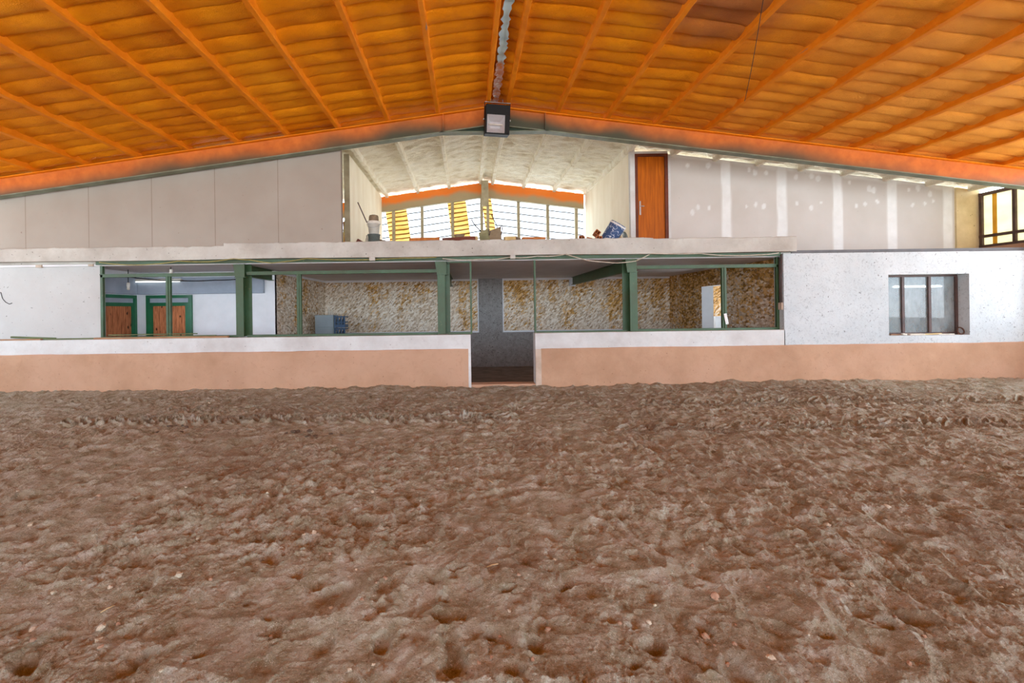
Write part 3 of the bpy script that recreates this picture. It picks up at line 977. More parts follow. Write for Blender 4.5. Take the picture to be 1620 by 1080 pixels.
xj = P(160, 480, 9.02).x
struct(MB().box(WL, xj, 9.02, 9.13, 1.02, 2.545).build('wall_back', WHITE), 'smooth white wall left of the green glazing', 'wall')
# right white wall with a deep window
wx0, wx1, wz0, wz1 = 8.186, 9.757, 0.885, 2.075
m = MB().box(6.15, wx0, YF, 9.13, -.3, 2.512).box(wx1, WR, YF, 9.13, -.3, 2.505).box(wx0, wx1, YF, 9.13, -.3, wz0).box(wx0, wx1, YF, 9.13, wz1, 2.51)
struct(m.build('wall_back', WHITE_SCRAPED), 'scraped white plaster wall around the small brown window on the right', 'wall')
wn = thing('window_1', 'small brown framed window with dusty panes in the right white wall', 'window', ((wx0 + wx1) / 2, 9.1, wz0)); wn['kind'] = 'structure'
yw = 9.075
fx = [wx0, 8.19, P(1428, 480, yw).x, P(1470, 480, yw).x, P(1512.5, 480, yw).x]
MB().box(wx0, wx1, yw - .015, yw + .04, wz0, wz0 + .045).box(wx0, wx1, yw - .015, yw + .04, wz1 - .04, wz1).box(wx0, wx0 + .03, yw - .015, yw + .04, wz0, wz1).build('window_frame', BROWNSTEEL, wn)
for k in (2, 3, 4):
    MB().box(fx[k] - .028, fx[k] + .022, yw - .02, yw + .035, wz0 + .045, wz1 - .04).build('mullion', BROWNSTEEL, wn)
for a, b in ((wx0 + .03, fx[2] - .028), (fx[2] + .022, fx[3] - .028), (fx[3] + .022, fx[4] - .028)):
    MB().box(a, b, yw + .012, yw + .018, wz0 + .045, wz1 - .04).build('pane', GLASS, wn)
MB().box(fx[4] + .022, wx1, yw + .0, yw + .03, wz0 + .045, wz1 - .04).build('side_panel', CHIPPED, wn)
# room behind that window
m = MB().box(6.65, WR, 11.6, 11.7, -.3, 2.5).box(WR, WR + .1, 9.14, 11.7, -.3, 2.5)
struct(m.build('wall_back', plain('grey_room_wall', (150, 154, 156))), 'plain grey room wall behind the small window', 'wall')

a, b = P(1413, 455, 10.9), P(1490, 452, 10.9)  # added glowing tube, stands in for streaks reflected in the panes
tl = thing('tube_lamp', 'added lit tube in the grey room, standing in for streaks reflected in the small window', 'lamp', ((a.x + b.x) / 2, 10.9, a.z))
MB().box(a.x, b.x, 10.93, 11.0, a.z + .0, a.z + .06).build('lamp_body', WHITEPLASTIC, tl, bevel=.005)
MB().box((a.x + b.x) / 2 - .01, (a.x + b.x) / 2 + .01, 10.95, 10.97, a.z + .06, 2.5).build('hanger', WHITEPLASTIC, tl)
MB().tube([(a.x + .02, 10.90, a.z + .02), (b.x - .02, 10.90, a.z + .02)], .024, 10).build('tube', STREAK_TUBE, tl, smooth=True)

# ------------------------------------------------------------------ gallery behind the parapet
GX0, GX1, GF = -4.44, 6.30, -0.28
struct(MB().box(WL, 8.6, 9.13, YB + .1, GF - .1, GF).build('floor', GALLERY_FLOOR), 'dusty dark gallery floor beyond the gap', 'floor')
struct(MB().box(WL, WR, 8.98, YB, 2.462, 2.50).build('ceiling', GALLERY_CEIL), 'plain grey gallery ceiling under the loft', 'ceiling')
struct(MB().box(GX0, GX1, YB, YB + .12, .80, 2.47).build('wall_back', PAPER), 'gallery back wall with torn gold and white wallpaper', 'wall')
struct(MB().box(GX0, GX1, YB - .02, YB + .12, GF, .80).build('wall_back', DADO), 'dark speckled dado along the gallery back wall', 'wall')
struct(MB().box(GX0, .33, YB - .035, YB - .02, .79, .84).build('trim_7', INNER_WHITE), 'thin pale rail under the wallpaper left of the dark column', 'trim')
struct(MB().box(1.08, GX1, YB - .035, YB - .02, .79, .84).build('trim_8', INNER_WHITE), 'thin pale rail under the wallpaper right of the dark column', 'trim')
x0, x1 = P(757, 480, YB).x, P(795, 480, YB).x
struct(MB().box(x0, x1, YB - .05, YB, GF, 2.46).build('pillar', DADO), 'dark grey speckled column on the gallery back wall', 'pillar')
struct(MB().box(x0 - .03, x0, YB - .045, YB, .80, 2.46).box(x1, x1 + .03, YB - .045, YB, .80, 2.46).build('trim_9', INNER_WHITE), 'thin pale strips on both sides of the dark column', 'trim')
struct(MB().box(GX0, GX1, YB - .03, YB, 2.40, 2.46).build('trim_10', GALLERY_CEIL), 'pale strip along the top of the wallpapered back wall', 'trim')
# left wallpaper wall
struct(MB().box(GX0 - .1, GX0, 10.5, YB + .12, GF, 2.40).build('wall_left', PAPER_PALE), 'bleached wallpaper on the left gallery wall', 'wall')
struct(MB().box(GX0 - .1, GX0 + .012, 10.5, YB, 2.40, 2.46).build('trim_11', INNER_WHITE), 'white strip along the top of the left gallery wall', 'trim')
# right wallpaper wall with doorway
ya, yb, zt = 11.30, 12.26, 2.04
m = MB().box(GX1, GX1 + .005, 9.13, ya, GF, 2.46).box(GX1, GX1 + .005, yb, YB + .12, GF, 2.46).box(GX1, GX1 + .005, ya, yb, zt, 2.46)
struct(m.build('wall_right', PAPER_GOLD), 'gold wallpaper on the right gallery wall', 'wall')
m = MB().box(GX1 + .006, GX1 + .32, 9.14, ya, GF, 2.46).box(GX1 + .006, GX1 + .32, yb, YB + .12, GF, 2.46).box(GX1 + .006, GX1 + .32, ya, yb, zt, 2.46)
struct(m.build('wall_right', INNER_WHITE), 'thick white reveal of the doorway in the right gallery wall', 'wall')
struct(MB().box(6.7, 8.6, 14.0, 14.1, GF, 2.46).build('wall_back', PAPER_GOLD), 'brown papered wall seen through the right doorway', 'wall')
m = MB().box(7.02, 7.45, 12.9, 13.3, GF, 1.22)
tag(m.build('white_cupboard', INNER_WHITE, bevel=.01), 'low white cupboard beyond the doorway in the gold wall', 'cupboard')

# left room: white back wall, blue grey band, two green framed doors
XL = -7.6
struct(MB().box(XL - .1, GX0, 10.48, 10.58, GF, 2.46).build('wall_back', INNER_WHITE), 'white wall with a green framed door behind the left glazing', 'wall')
struct(MB().box(XL - .12, XL, 9.13, 10.48, GF, 2.46).build('wall_left', INNER_WHITE), 'white side wall with a green framed door at the far left', 'wall')
x1 = P(417, 455, 10.42).x
tag(MB().box(XL + .001, x1, 10.40, 10.479, 1.95, 2.33).build('bulkhead', BLUEGREY, bevel=.006), 'blue grey boxed bulkhead over the left green door', 'bulkhead')
tag(MB().box(XL + .001, XL + .06, 9.14, 10.39, 1.95, 2.33).build('bulkhead', BLUEGREY, bevel=.006), 'blue grey boxed bulkhead along the far left side wall', 'bulkhead')


def green_door(name, label, at, ax):
    """framed door on the back wall (ax x) or on the side wall (ax y)"""
    d = thing(name, label, 'door', at); d['kind'] = 'structure'
    W, T = 1.04, 1.93

    def bx(a0, a1, z0, z1, t0, t1):
        m = MB()
        if ax == 'x':
            return m.box(at[0] + a0, at[0] + a1, at[1] - t1, at[1] - t0, z0, z1)
        return m.box(at[0] + t0, at[0] + t1, at[1] + a0, at[1] + a1, z0, z1)
    for a0, a1, z0, z1 in ((0, .07, GF, T), (W - .07, W, GF, T), (.07, W - .07, T - .07, T)):
        bx(a0, a1, z0, z1, .002, .06).build('frame', DARKGREEN, d)
    bx(.07, W - .07, T - .17, T - .07, .002, .02).build('fanlight', BLUEGREY, d)
    for a0, a1, z0, z1 in ((.07, .15, GF, T - .17), (W - .15, W - .07, GF, T - .17), (.15, W - .15, T - .25, T - .17)):
        bx(a0, a1, z0, z1, .004, .045).build('leaf_frame', DARKGREEN, d)
    bx(.15, W - .15, GF, T - .25, .006, .03).build('plank_panel', PINE, d)
    return d


green_door('door_2', 'knotty plank door in a green frame on the far left side wall', (XL, 9.34, GF), 'y')
green_door('door_3', 'knotty plank door in a green frame on the white back wall', (-7.37, 10.48, GF), 'x')

# lights and cables in the left room
a = P(215, 447, 10.36); b = P(287, 447, 10.36)
tl = thing('tube_lamp', 'long white tube lamp fixed to the blue grey bulkhead', 'lamp', ((a.x + b.x) / 2, 10.36, 2.26))
MB().box(a.x, b.x, 10.33, 10.399, 2.245, 2.30).build('lamp_body', WHITEPLASTIC, tl, bevel=.005)
MB().tube([(a.x + .02, 10.335, 2.235), (b.x - .02, 10.335, 2.235)], .014, 10).build('tube', TUBE, tl, smooth=True)
for px, py, D, zc, lb in ((203, 452, 9.75, 2.46, 'pendant lamp holder hanging on a short cord at the far left'), (270.5, 431, 9.35, 2.46, 'lamp holder on the gallery ceiling above the left mullion')):
    q = P(px, py, D)
    bl = thing('pendant_lamp', lb, 'lamp', (q.x, D, zc), 'bare lamp holders in the left room')
    MB().tube([(q.x, D, zc), (q.x, D, q.z + .04)], .008).build('cord', DARKCABLE, bl)
    MB().lathe([(.018, .05), (.03, .045), (.032, -.02), (.026, -.05), (.03, -.09), (.018, -.11)], 14, Matrix.Translation((q.x, D, q.z + .02))).build('lamp_holder', WHITEPLASTIC, bl, smooth=True)


def cable(name, pix, D, r, mat, label, sub=6, sag=0.0, cat='cable'):
    P3 = [P(x, y, D if not isinstance(D, (list, tuple)) else D[i]) for i, (x, y) in enumerate(pix)]
    pts = []
    for i in range(len(P3) - 1):
        for k in range(sub):
            tt = k / sub
            pts.append(P3[i].lerp(P3[i + 1], tt) - Vector((0, 0, sag * math.sin(PI * tt))))
    pts.append(P3[-1])
    return tag(MB().tube(pts, r, 6).build(name, mat, smooth=True), label, cat)


cable('electric_cord', [(158, 428), (195, 436), (240, 442), (290, 444), (340, 443), (378, 441)], 10.0, .012, DARKCABLE, 'black cable looping across behind the left glazing', 4, .01)

# locker, crates, bottles in the gallery
q0, q1 = P(498, 500, 12.5), P(527, 500, 12.5)
lk = thing('metal_locker', 'blue grey metal locker in the left corner of the papered gallery', 'locker', ((q0.x + q1.x) / 2, 12.7, GF))
MB().box(q0.x, q1.x, 12.5, 12.95, GF, 1.41).build('locker_body', CABINET, lk, bevel=.008)
MB().box(q0.x + .015, q1.x - .015, 12.485, 12.5, 1.09, 1.395).build('upper_door', CABINET, lk, bevel=.004)
MB().box(q0.x + .015, q1.x - .015, 12.485, 12.5, GF + .08, 1.075).build('lower_door', CABINET, lk, bevel=.004)
q2 = P(546, 500, 12.55)
ca, cb = q1.x + .02, q2.x
places = ['bottom of its stack', 'second from the bottom of its stack', 'third from the bottom of its stack', 'second from the top of its stack', 'topmost of its stack']
for k in range(5):
    z0 = GF + .335 * k
    cr = thing('bottle_crate', f'blue plastic bottle crate beside the locker, {places[k]}', 'crate', ((ca + cb) / 2, 12.7, z0), 'blue crates stacked beside the locker')
    m = MB().box(ca, cb, 12.53, 12.87, z0, z0 + .02)
    for zz in (.02, .13, .28):
        hgt = .03 if zz > .02 else .06
        m.box(ca, cb, 12.53, 12.55, z0 + zz, z0 + zz + hgt).box(ca, cb, 12.85, 12.87, z0 + zz, z0 + zz + hgt)
        m.box(ca, ca + .02, 12.53, 12.87, z0 + zz, z0 + zz + hgt).box(cb - .02, cb, 12.53, 12.87, z0 + zz, z0 + zz + hgt)
    for j in range(4):
        xx = ca + (cb - ca - .03) * j / 3
        m.box(xx, xx + .03, 12.528, 12.55, z0, z0 + .325)
    m.build('crate_shell', CRATE, cr)
    m = MB()
    for j in range(3):
        m.lathe([(.035, .02), (.035, .2), (.014, .25), (.014, .30)], 10, Matrix.Translation((ca + .07 + j * (cb - ca - .14) / 2, 12.62, z0)))
    m.build('divider', plain('dark_blue_crate_inside' + str(k), (44, 62, 84)), cr)
for px, hh, lb in ((520.5, .22, 'taller pale bottle standing on top of the locker'), (525, .14, 'shorter pale bottle standing on top of the locker')):
    x = P(px, 495, 12.65).x
    tag(MB().lathe([(.03, 0), (.032, .02), (.032, hh * .6), (.013, hh * .78), (.013, hh)], 14, Matrix.Translation((x, 12.65, 1.41))).build('bottle', SCRAP, smooth=True), lb, 'bottle')
q = P(594, 447, YB - .06)
tag(MB().box(q.x - .025, q.x + .025, YB - .08, YB - .02, q.z - .07, q.z + .07).build('wall_sensor', WHITEPLASTIC, bevel=.008), 'small white sensor high on the papered back wall', 'sensor')

# ------------------------------------------------------------------ green steelwork
def ipost(px, label):
    x = P(px, 480, 8.95).x
    p = thing('steel_post', label, 'post', (x, 9.0, 1.03), 'green steel posts along the parapet')
    s_ = 1 if px < 740 else -1
    MB().box(x - .10 if s_ > 0 else x - .145, x + .145 if s_ > 0 else x + .10, 9.11, 9.122, 1.03, 2.46).box(x - .006, x + .006, 8.958, 9.11, 1.03, 2.46).build('post_web', GREEN, p)
    MB().box(x - .075 - .02 * s_, x + .075 - .02 * s_, 8.945, 8.958, 1.03, 2.20).build('front_flange', GREEN, p, bevel=.003)
    MB().prism([(x - .10, 2.20), (x + .085, 2.20), (x + .085, 2.46), (x - .14, 2.46)], 'y', 8.94, 8.955).build('post_cap', GREEN, p)
    MB().box(x - .11, x + .11, 8.925, 9.05, 2.195, 2.207).build('cap_plate', GREEN, p)
    return x


xa = ipost(381, 'green steel post on the parapet left of the papered bay')
xb = ipost(700, 'green steel post nearest the gap in the parapet')
xc = ipost(1001, 'green steel post right of the gap, under the slanting joist')
for x, y1, lb in ((xa, 10.39, 'short green ceiling joist running back from the left post'), (xb, YB - .06, 'green ceiling joist running back from the middle post'), (xc, YB - .18, 'long green ceiling joist running back from the right post')):
    j = thing('ceiling_joist', lb, 'joist', (x, 9.2, 2.22), 'green joists under the gallery ceiling')
    MB().box(x - .006, x + .006, 9.16, y1, 2.24, 2.45).build('joist_web', GREEN, j)
    MB().box(x - .05, x + .05, 9.16, y1, 2.225, 2.24).build('bottom_flange', GREEN, j)
    MB().box(x - .05, x + .05, 9.16, y1, 2.45, 2.46).build('top_flange', GREEN, j)
tag(MB().box(xc - .09, xc + .09, YB - .18, YB - .04, 2.19, 2.40).build('bearing_block', INNER_WHITE, bevel=.01), 'white bearing block under the far end of the long joist', 'block')
tag(MB().box(xj, 6.14, 8.90, 8.94, 2.475, 2.541).build('steel_header', GREEN), 'thin green steel header under the concrete ledge', 'header')

yy0, yy1 = 8.98, 9.04
def frame(label, x0, x1, mull, transom, jl, jr, sill=(1.03, 1.065), toprail=None, jw=.05):
    f = thing('glazing_frame', label, 'frame', ((x0 + x1) / 2, 9.0, 1.02), 'green glazing frames between the posts')
    if transom:
        MB().box(x0, x1, yy0, yy1, transom, transom + .065).build('transom', GREEN, f, bevel=.004)
        MB().box(x0, x1, yy0 - .012, yy0 - .001, transom + .05, transom + .065).build('drip_lip', GREEN, f)
    for px in mull:
        x = P(px, 480, 9.0).x
        mu = MB().box(x - .045, x + .045, yy0, yy1, sill[1], transom).build('mullion', GREEN, f, bevel=.004)
        MB().box(x - .008, x + .008, yy0 - .014, yy0 - .001, sill[1], transom).build('glazing_bead', GREEN, mu)
    for on, xx, s in ((jl, x0, 1), (jr, x1, -1)):
        if on:
            MB().box(min(xx, xx + s * jw), max(xx, xx + s * jw), yy0, yy1, sill[1], toprail or 2.47).build('jamb', GREEN, f, bevel=.004)
    if toprail:
        MB().box(x0, x1, yy0, yy1, toprail, toprail + .03).build('top_rail', GREEN, f)
    MB().box(x0, x1, yy0, yy1, sill[0] - .008, sill[1]).build('sill_rail', GREEN, f, bevel=.004)


gp = P(745, 480, 9.0).x
frame('green glazing frame in front of the white left room', P(160, 480, 9.0).x, xa - .10, [267], 2.235, True, False)
frame('wide green glazing frame before the locker and papered wall', xa + .10, xb - .10, [473.5], 2.245, False, False)
frame('narrow green frame between the middle post and the gap', xb + .10, gp + .02, [], None, False, True, toprail=2.43, jw=.035)
frame('open green frame between the gap and the right post', P(845, 480, 9.0).x, xc - .10, [], None, True, False, jw=.035, sill=(1.035, 1.06))
frame('green glazing frame in front of the gold papered corner', xc + .10, P(1234, 480, 9.0).x, [1145.5], 2.26, False, True, jw=.075, sill=(1.035, 1.075))
q = P(1148, 505, 8.96)
tag(MB().add([(q.x - .035, 8.962, q.z + .11), (q.x + .02, 8.962, q.z + .12), (q.x + .055, 8.95, q.z - .09), (q.x + .0, 8.955, q.z - .10),
              (q.x - .035, 8.966, q.z + .11), (q.x + .02, 8.966, q.z + .12), (q.x + .055, 8.954, q.z - .09), (q.x + .0, 8.959, q.z - .10)],
             [(0, 1, 2, 3), (7, 6, 5, 4), (0, 4, 5, 1), (1, 5, 6, 2), (2, 6, 7, 3), (3, 7, 4, 0)]).build('paper_scrap', PAPERWHITE), 'torn white paper stuck on the right green mullion', 'paper')

# conduit and switch box in the right reveal
x = 6.135
tag(MB().tube([(x, 8.945, 1.56), (x, 8.945, 2.45)], .011, 8).tube([(x, 8.895, 1.56), (x, 8.895, 2.5)], .010, 8).build('conduit', BROWNSTEEL, smooth=True), 'pair of brown conduits down the reveal at the right corner', 'conduit')
tag(MB().box(6.115, 6.149, 8.87, 8.97, 1.42, 1.56).build('switch_box', CHIPPED, bevel=.006), 'beige switch box under the conduits in the right reveal', 'switch')

# cables and junction boxes under the ledge
cable('electric_cord', [(157, 415), (200, 419), (240, 418), (283, 413), (330, 414), (370, 409), (395, 411), (430, 416), (485, 409), (560, 411), (640, 408), (690, 407)], 8.78, .009, YCABLE, 'yellowish cable looping under the ledge on the left half', 5, .006)
cable('electric_cord', [(700, 409), (760, 410), (805, 407), (850, 405), (895, 402)], 8.78, .009, CABLE, 'pale cable under the ledge above the gap', 5, .02)
cable('electric_cord', [(895, 402), (930, 412), (975, 416), (1005, 413), (1028, 402)], 8.76, .009, CABLE, 'pale cable sagging in a deep loop before the right post', 6, .004)
cable('electric_cord', [(1028, 401), (1110, 401), (1150, 404), (1200, 403), (1232, 400)], 8.78, .009, CABLE, 'pale cable under the ledge above the gold corner', 5, .008)
for px, py, w_, D, lb in ((63, 420, .12, 8.99, 'worn grey junction box at the far left under the ledge'), (145, 418, .10, 8.99, 'worn grey junction box beside the left end of the glazing'),
                      (589, 409, .11, 8.76, 'pale junction box under the ledge over the papered bay'), (811, 406, .10, 8.76, 'pale junction box under the ledge over the gap')):
    q = P(px, py, D)
    tag(MB().box(q.x - w_ / 2, q.x + w_ / 2, D - .03, D + .02, q.z - .04, q.z + .035).build('junction_box', CHIPPED if D > 8.9 else LEDGE, bevel=.008), lb, 'box', 'junction boxes under the ledge')
cable('conduit', [(75, 416), (138, 415)], 8.995, .014, CHIPPED, 'grey conduit joining the two left junction boxes', 3, 0, 'conduit')
cable('loose_wire', [(1, 462), (4, 472), (9, 478), (15, 481), (19, 479)], 9.012, .005, DARKCABLE, 'thin wire curling on the white wall at the far left', 4, 0, 'wire')

# battens on the left sill
def batten(px0, py0, px1, py1, D, h, w, mat, label):
    a, b = P(px0, py0, D), P(px1, py1, D)
    a.z = max(a.z, 1.02 + h / 2 + .001); b.z = max(b.z, 1.02 + h / 2 + .001)
    tag(MB().bar(a, b, w, h).build('timber_batten', mat, bevel=.003), label, 'batten', 'battens lying on the left parapet')


batten(18, 533.2, 88, 535.4, 8.99, .035, .04, TIMBER_G, 'dark green batten end lying farthest left on the parapet')
batten(-20, 538, 66, 537, 8.93, .025, .06, TIMBER_B, 'bare brown batten at the far left end of the parapet')
batten(70, 537, 160, 535, 8.95, .024, .04, TIMBER_G, 'green batten lying before the white wall end')
batten(150, 536.2, 362, 534.2, 8.90, .034, .06, TIMBER_B, 'long bare brown batten along the front of the left sill')
batten(172, 530, 312, 527.5, 8.95, .02, .03, TIMBER_G, 'green batten stacked on top, below the plank doors')
batten(250, 531.8, 342, 530.4, 8.92, .02, .03, TIMBER_G, 'green batten lying below the right plank door and white wall')

# ------------------------------------------------------------------ small window sill clutter
def scrap(px0, py0, px1, py1, D, h, w, mat, label):
    a, b = P(px0, py0, D), P(px1, py1, D)
    a.z = max(a.z, wz0 + h / 2 + .002); b.z = max(b.z, wz0 + h / 2 + .002)
    tag(MB().bar(a, b, w, h).build('wood_scrap', mat, bevel=.003), label, 'scrap', 'wood scraps on the small window sill')


scrap(1408, 531, 1428, 530, 9.0, .02, .04, TIMBER_B, 'brown stick on the sill at the left end of the small window')
scrap(1427, 528, 1434, 533, 8.92, .03, .04, SCRAP, 'short pale chip on the sill by the first mullion')
scrap(1436, 531.5, 1460, 531, 8.93, .03, .10, SCRAP, 'broad pale scrap on the sill below the middle pane')
scrap(1458, 531, 1489, 527.5, 8.97, .02, .035, PALEWOOD, 'long yellowish stick slanting along the sill of the small window')
scrap(1484, 532, 1509, 529.5, 8.95, .018, .03, SCRAP, 'thin pale stick on the sill near the rusty ring')
q = P(1523, 523.5, 9.02)
q.x = 9.662
n = 22
ring = [Vector((q.x + .066 * math.cos(2 * PI * k / n + 2.2), 8.93 + .035 * math.sin(2 * PI * k / n + 2.2) * 0.6, wz0 + .075 + .066 * math.sin(2 * PI * k / n + 2.2))) for k in range(n)]
tag(MB().tube(ring, .013, 8).build('iron_ring', RUST, smooth=True), 'rusty iron ring standing at the right end of the small window sill', 'ring')

# ------------------------------------------------------------------ upper side window, right
w2 = thing('window_2', 'brown framed translucent window high on the right side wall', 'window', (WR, 9.6, 2.72)); w2['kind'] = 'structure'
y0, y1, z0, z1 = 8.9, YD - .02, 2.74, 3.92
for a, b, c_, d_ in ((y0, y1, z0 - .03, z0 + .03), (y0, y1, z0 + .19, z0 + .25), (y0, y1, z1 - .07, z1)):
    MB().box(WR - .06, WR - .005, a, b, c_, d_).build('rail', BROWNSTEEL, w2)
for yy in (YD - .06, 9.43, 8.9):
    MB().box(WR - .065, WR - .003, yy - .028, yy + .028, z0, z1).build('mullion', BROWNSTEEL, w2)
MB().box(WR - .02, WR - .012, y0, y1, z0, z1).build('pane', SIDEPANE, w2)
MB().box(WR - .03, WR - .021, 9.76, 9.84, z0, z1).build('yellow_strip', SIDEPANE_Y, w2)
struct(MB().box(WR, WR + .15, 8.85, YB, -.3, 2.70).build('wall_right', CORNER), 'plain outer side wall right of the building', 'wall')
struct(MB().box(WR - .10, WR + .1, 8.9, YD - .02, 2.58, 2.71).build('trim_12', TAN), 'brownish sill below the upper side window', 'trim')
struct(MB().box(WR, WR + .2, -8, 8.84, -.3, 1.15).build('wall_right', PARAPET), 'low outer wall on the open right side of the arena', 'wall')
struct(MB().box(WL - .2, WL, -8, 8.84, -.3, 1.15).build('wall_left', PARAPET), 'low outer wall on the open left side of the arena', 'wall')
struct(MB().box(WL - .15, WL, 8.85, YB, -.3, Zr(WL)).build('wall_left', CORNER), 'outer side wall left of the building', 'wall')
struct(MB().box(XL - .1, 8.6, YB + .12, YB + .22, -.3, 2.82).build('wall_back', CORNER), 'outer back wall below the loft glazing', 'wall')

# ------------------------------------------------------------------ clutter on the loft
ZL = 2.82
D = 9.55
q = P(591.5, 360, D)
T = lambda z, x=q.x, y=D: Matrix.Translation((x, y, z))
gb = thing('grey_bucket', 'grey plastic bucket at the bottom of the bucket stack by the left partition', 'bucket', (q.x, D, ZL), 'buckets stacked on the loft')
MB().lathe([(.10, 0), (.125, .27), (.135, .27), (.135, .285), (.118, .285), (.095, .012)], 24, T(ZL)).build('bucket_shell', GREYPLASTIC, gb, smooth=True)
zb = ZL + .24
wb = thing('white_bucket', 'white plastic bucket nested in the grey bucket, with crusted mortar on top', 'bucket', (q.x, D, zb), 'buckets stacked on the loft')
MB().lathe([(.095, 0), (.125, .26), (.142, .26), (.142, .275), (.13, .28), (.142, .30), (.142, .315), (.125, .32), (.09, .01)], 28, T(zb)).build('bucket_shell', WHITEPLASTIC, wb, smooth=True)
hp = [(q.x + .142 * math.cos(a_), D - .142 * abs(math.sin(a_)) - .01, zb + .27 - .10 * math.sin(a_)) for a_ in np.linspace(0, PI, 13)]
MB().tube(hp, .004, 6).build('bail_handle', CHROME, wb, smooth=True)
m = MB().lathe([(.10, .28), (.105, .33), (.10, .41), (.085, .445), (.05, .455)], 16, T(zb))
o = m.build('mortar_lump', DUSTY, wb, smooth=True)
a, b = P(566, 320, D - .165), P(580.5, 352, D - .16)
tag(MB().tube([a, a.lerp(b, .5), b], .011, 7).build('rod', BROWNSTEEL, smooth=True), 'thin dark rod sticking out of the white bucket', 'rod')
q = P(580.5, 376, 9.7)
tag(MB().lathe([(.032, 0), (.034, .2), (.018, .25), (.014, .27), (.016, .30)], 14, Matrix.Translation((q.x, 9.7, ZL))).build('plastic_bottle', SCRAP, smooth=True), 'small pale bottle just left of the bucket stack', 'bottle')
q = P(569, 383, 9.5)
tag(MB().obox((q.x, 9.5, ZL + .10), (.16, .10, .13), (.2, .5, .3)).build('wood_block', DOORFRAME, bevel=.006), 'dark brown wood block left of the bottle on the loft', 'block')
q = P(604, 381, 9.7)
tag(MB().obox((q.x, 9.7, ZL + .10), (.14, .1, .19), (0.1, .1, .4)).build('mortar_block', DUSTY, bevel=.012), 'grey crusted block right of the bucket stack', 'block')

sl = [(543.5, .36, 10), (546, .2, 2), (548, .42, -4), (550, .3, 6), (552, .1, 1), (545, .05, -8)]
nm = ['longest', 'second', 'third', 'fourth', 'fifth', 'shortest']
for k, (px, dz, sk) in enumerate(sl):
    a = P(px - 1 - sk * .2, 383, 10.6 + .05 * k); a.z = ZL
    b = P(px + 1 + sk * .25, 352 - 30 * dz, 10.75 + .05 * k)
    tag(MB().bar(a, b, .035, .02).build('wooden_slat', ORANGEWOOD if k % 3 else PALEWOOD), 'orange brown wooden slat leaning in the narrow slot left of the stud', 'slat', 'slats leaning behind the left stud')

# tipped casing with cables
D = 9.7
k0 = P(776, 372, D)
cs = thing('appliance_casing', 'tipped taupe casing with a loose olive panel on the loft edge', 'casing', (k0.x, D, ZL))
def hexa(c4, y0, y1):
    m = MB()
    f = [P(x, y, y0) for x, y in c4]
    bk = [Vector((p_.x + .03, y1, p_.z + .02)) for p_ in f]
    return m.add(f + bk, [(0, 1, 2, 3), (7, 6, 5, 4), (0, 4, 5, 1), (1, 5, 6, 2), (2, 6, 7, 3), (3, 7, 4, 0)])
hexa([(771, 366), (792, 358), (794, 392), (770, 392)], D, D + .3).build('casing_body', TAUPE, cs, bevel=.008)
hexa([(757, 368), (772, 361), (775, 392), (761, 392)], D - .06, D + .2).build('olive_panel', OLIVE, cs, bevel=.008)
hexa([(765, 370), (768, 369), (779, 391), (774, 391)], D - .09, D - .07).build('flap', OLIVE, cs)
MB().tube([P(771, 372, D - .05), P(772, 365, D - .05), P(774, 362, D - .05), P(775.5, 366, D - .05), P(774, 372, D - .05)], .010, 6).build('handle', BROWNSTEEL, cs, smooth=True)
MB().tube([P(793, 372, D), P(795, 358, D), P(794.5, 354.5, D), P(793, 357, D), P(791, 362, D)], .012, 6).build('carry_loop', BROWNSTEEL, cs, smooth=True)
MB().tube([P(746, 347, D), P(749, 353, D), P(754, 359, D), P(761, 366, D + .02)], .012, 6).build('cable_stub', DARKCABLE, cs, smooth=True)
MB().tube([P(777.5, 339, D), P(781, 347, D), P(786, 357, D), P(787, 362, D + .05)], .010, 6).build('cable_stub', DARKCABLE, cs, smooth=True)

def plank(px0, px1, D0, D1, w, h, z, mat, label, tilt=0.0):
    a, b = P(px0, 380, D0), P(px1, 380, D1)
    a.z = ZL + z + h / 2; b.z = a.z + tilt
    if tilt: a.z += .004
    tag(MB().bar(a, b, w, h).build('loose_plank', mat, bevel=.004), label, 'plank', 'loose planks on the loft')


plank(648, 695, 9.10, 9.22, .14, .12, 0, ORANGEWOOD, 'orange plank left on the loft, in front of the second yellow sheet', .03)
plank(700, 752, 9.08, 9.04, .12, .11, 0, DOORFRAME, 'dark brown plank beside the tipped casing', .02)
plank(735, 755, 9.32, 9.40, .1, .19, 0, PALEWOOD, 'pale plank behind the dark plank left of the casing')
plank(798, 815, 9.12, 9.20, .08, .13, 0, PALEWOOD, 'pale splintered plank just right of the casing', .02)
plank(826, 862, 9.12, 9.16, .12, .115, 0, ORANGEWOOD, 'orange plank on the loft right of the casing')
q = P(727, 376, 9.45)
tag(MB().lathe([(.09, 0), (.10, .21), (.11, .22), (.11, .24), (.0, .245)], 18, Matrix.Translation((q.x, 9.45, ZL))).build('paint_tin', TAUPE, smooth=True), 'dusty brown tin between the planks left of the casing', 'tin')
q = P(714, 378, 10.0)
tag(MB().obox((q.x, 10.0, ZL + .11), (.14, .12, .20), (.1, .1, .5)).build('foam_block', PAPERWHITE, bevel=.01), 'white block beside the dusty tin on the loft', 'block')
q = P(817, 380, 9.45)
tag(MB().obox((q.x, 9.45, ZL + .10), (.14, .12, .16), (.4, .3, .5)).build('mortar_block', DUSTY, bevel=.02), 'crusted rubble lump right of the pale splintered plank', 'block')

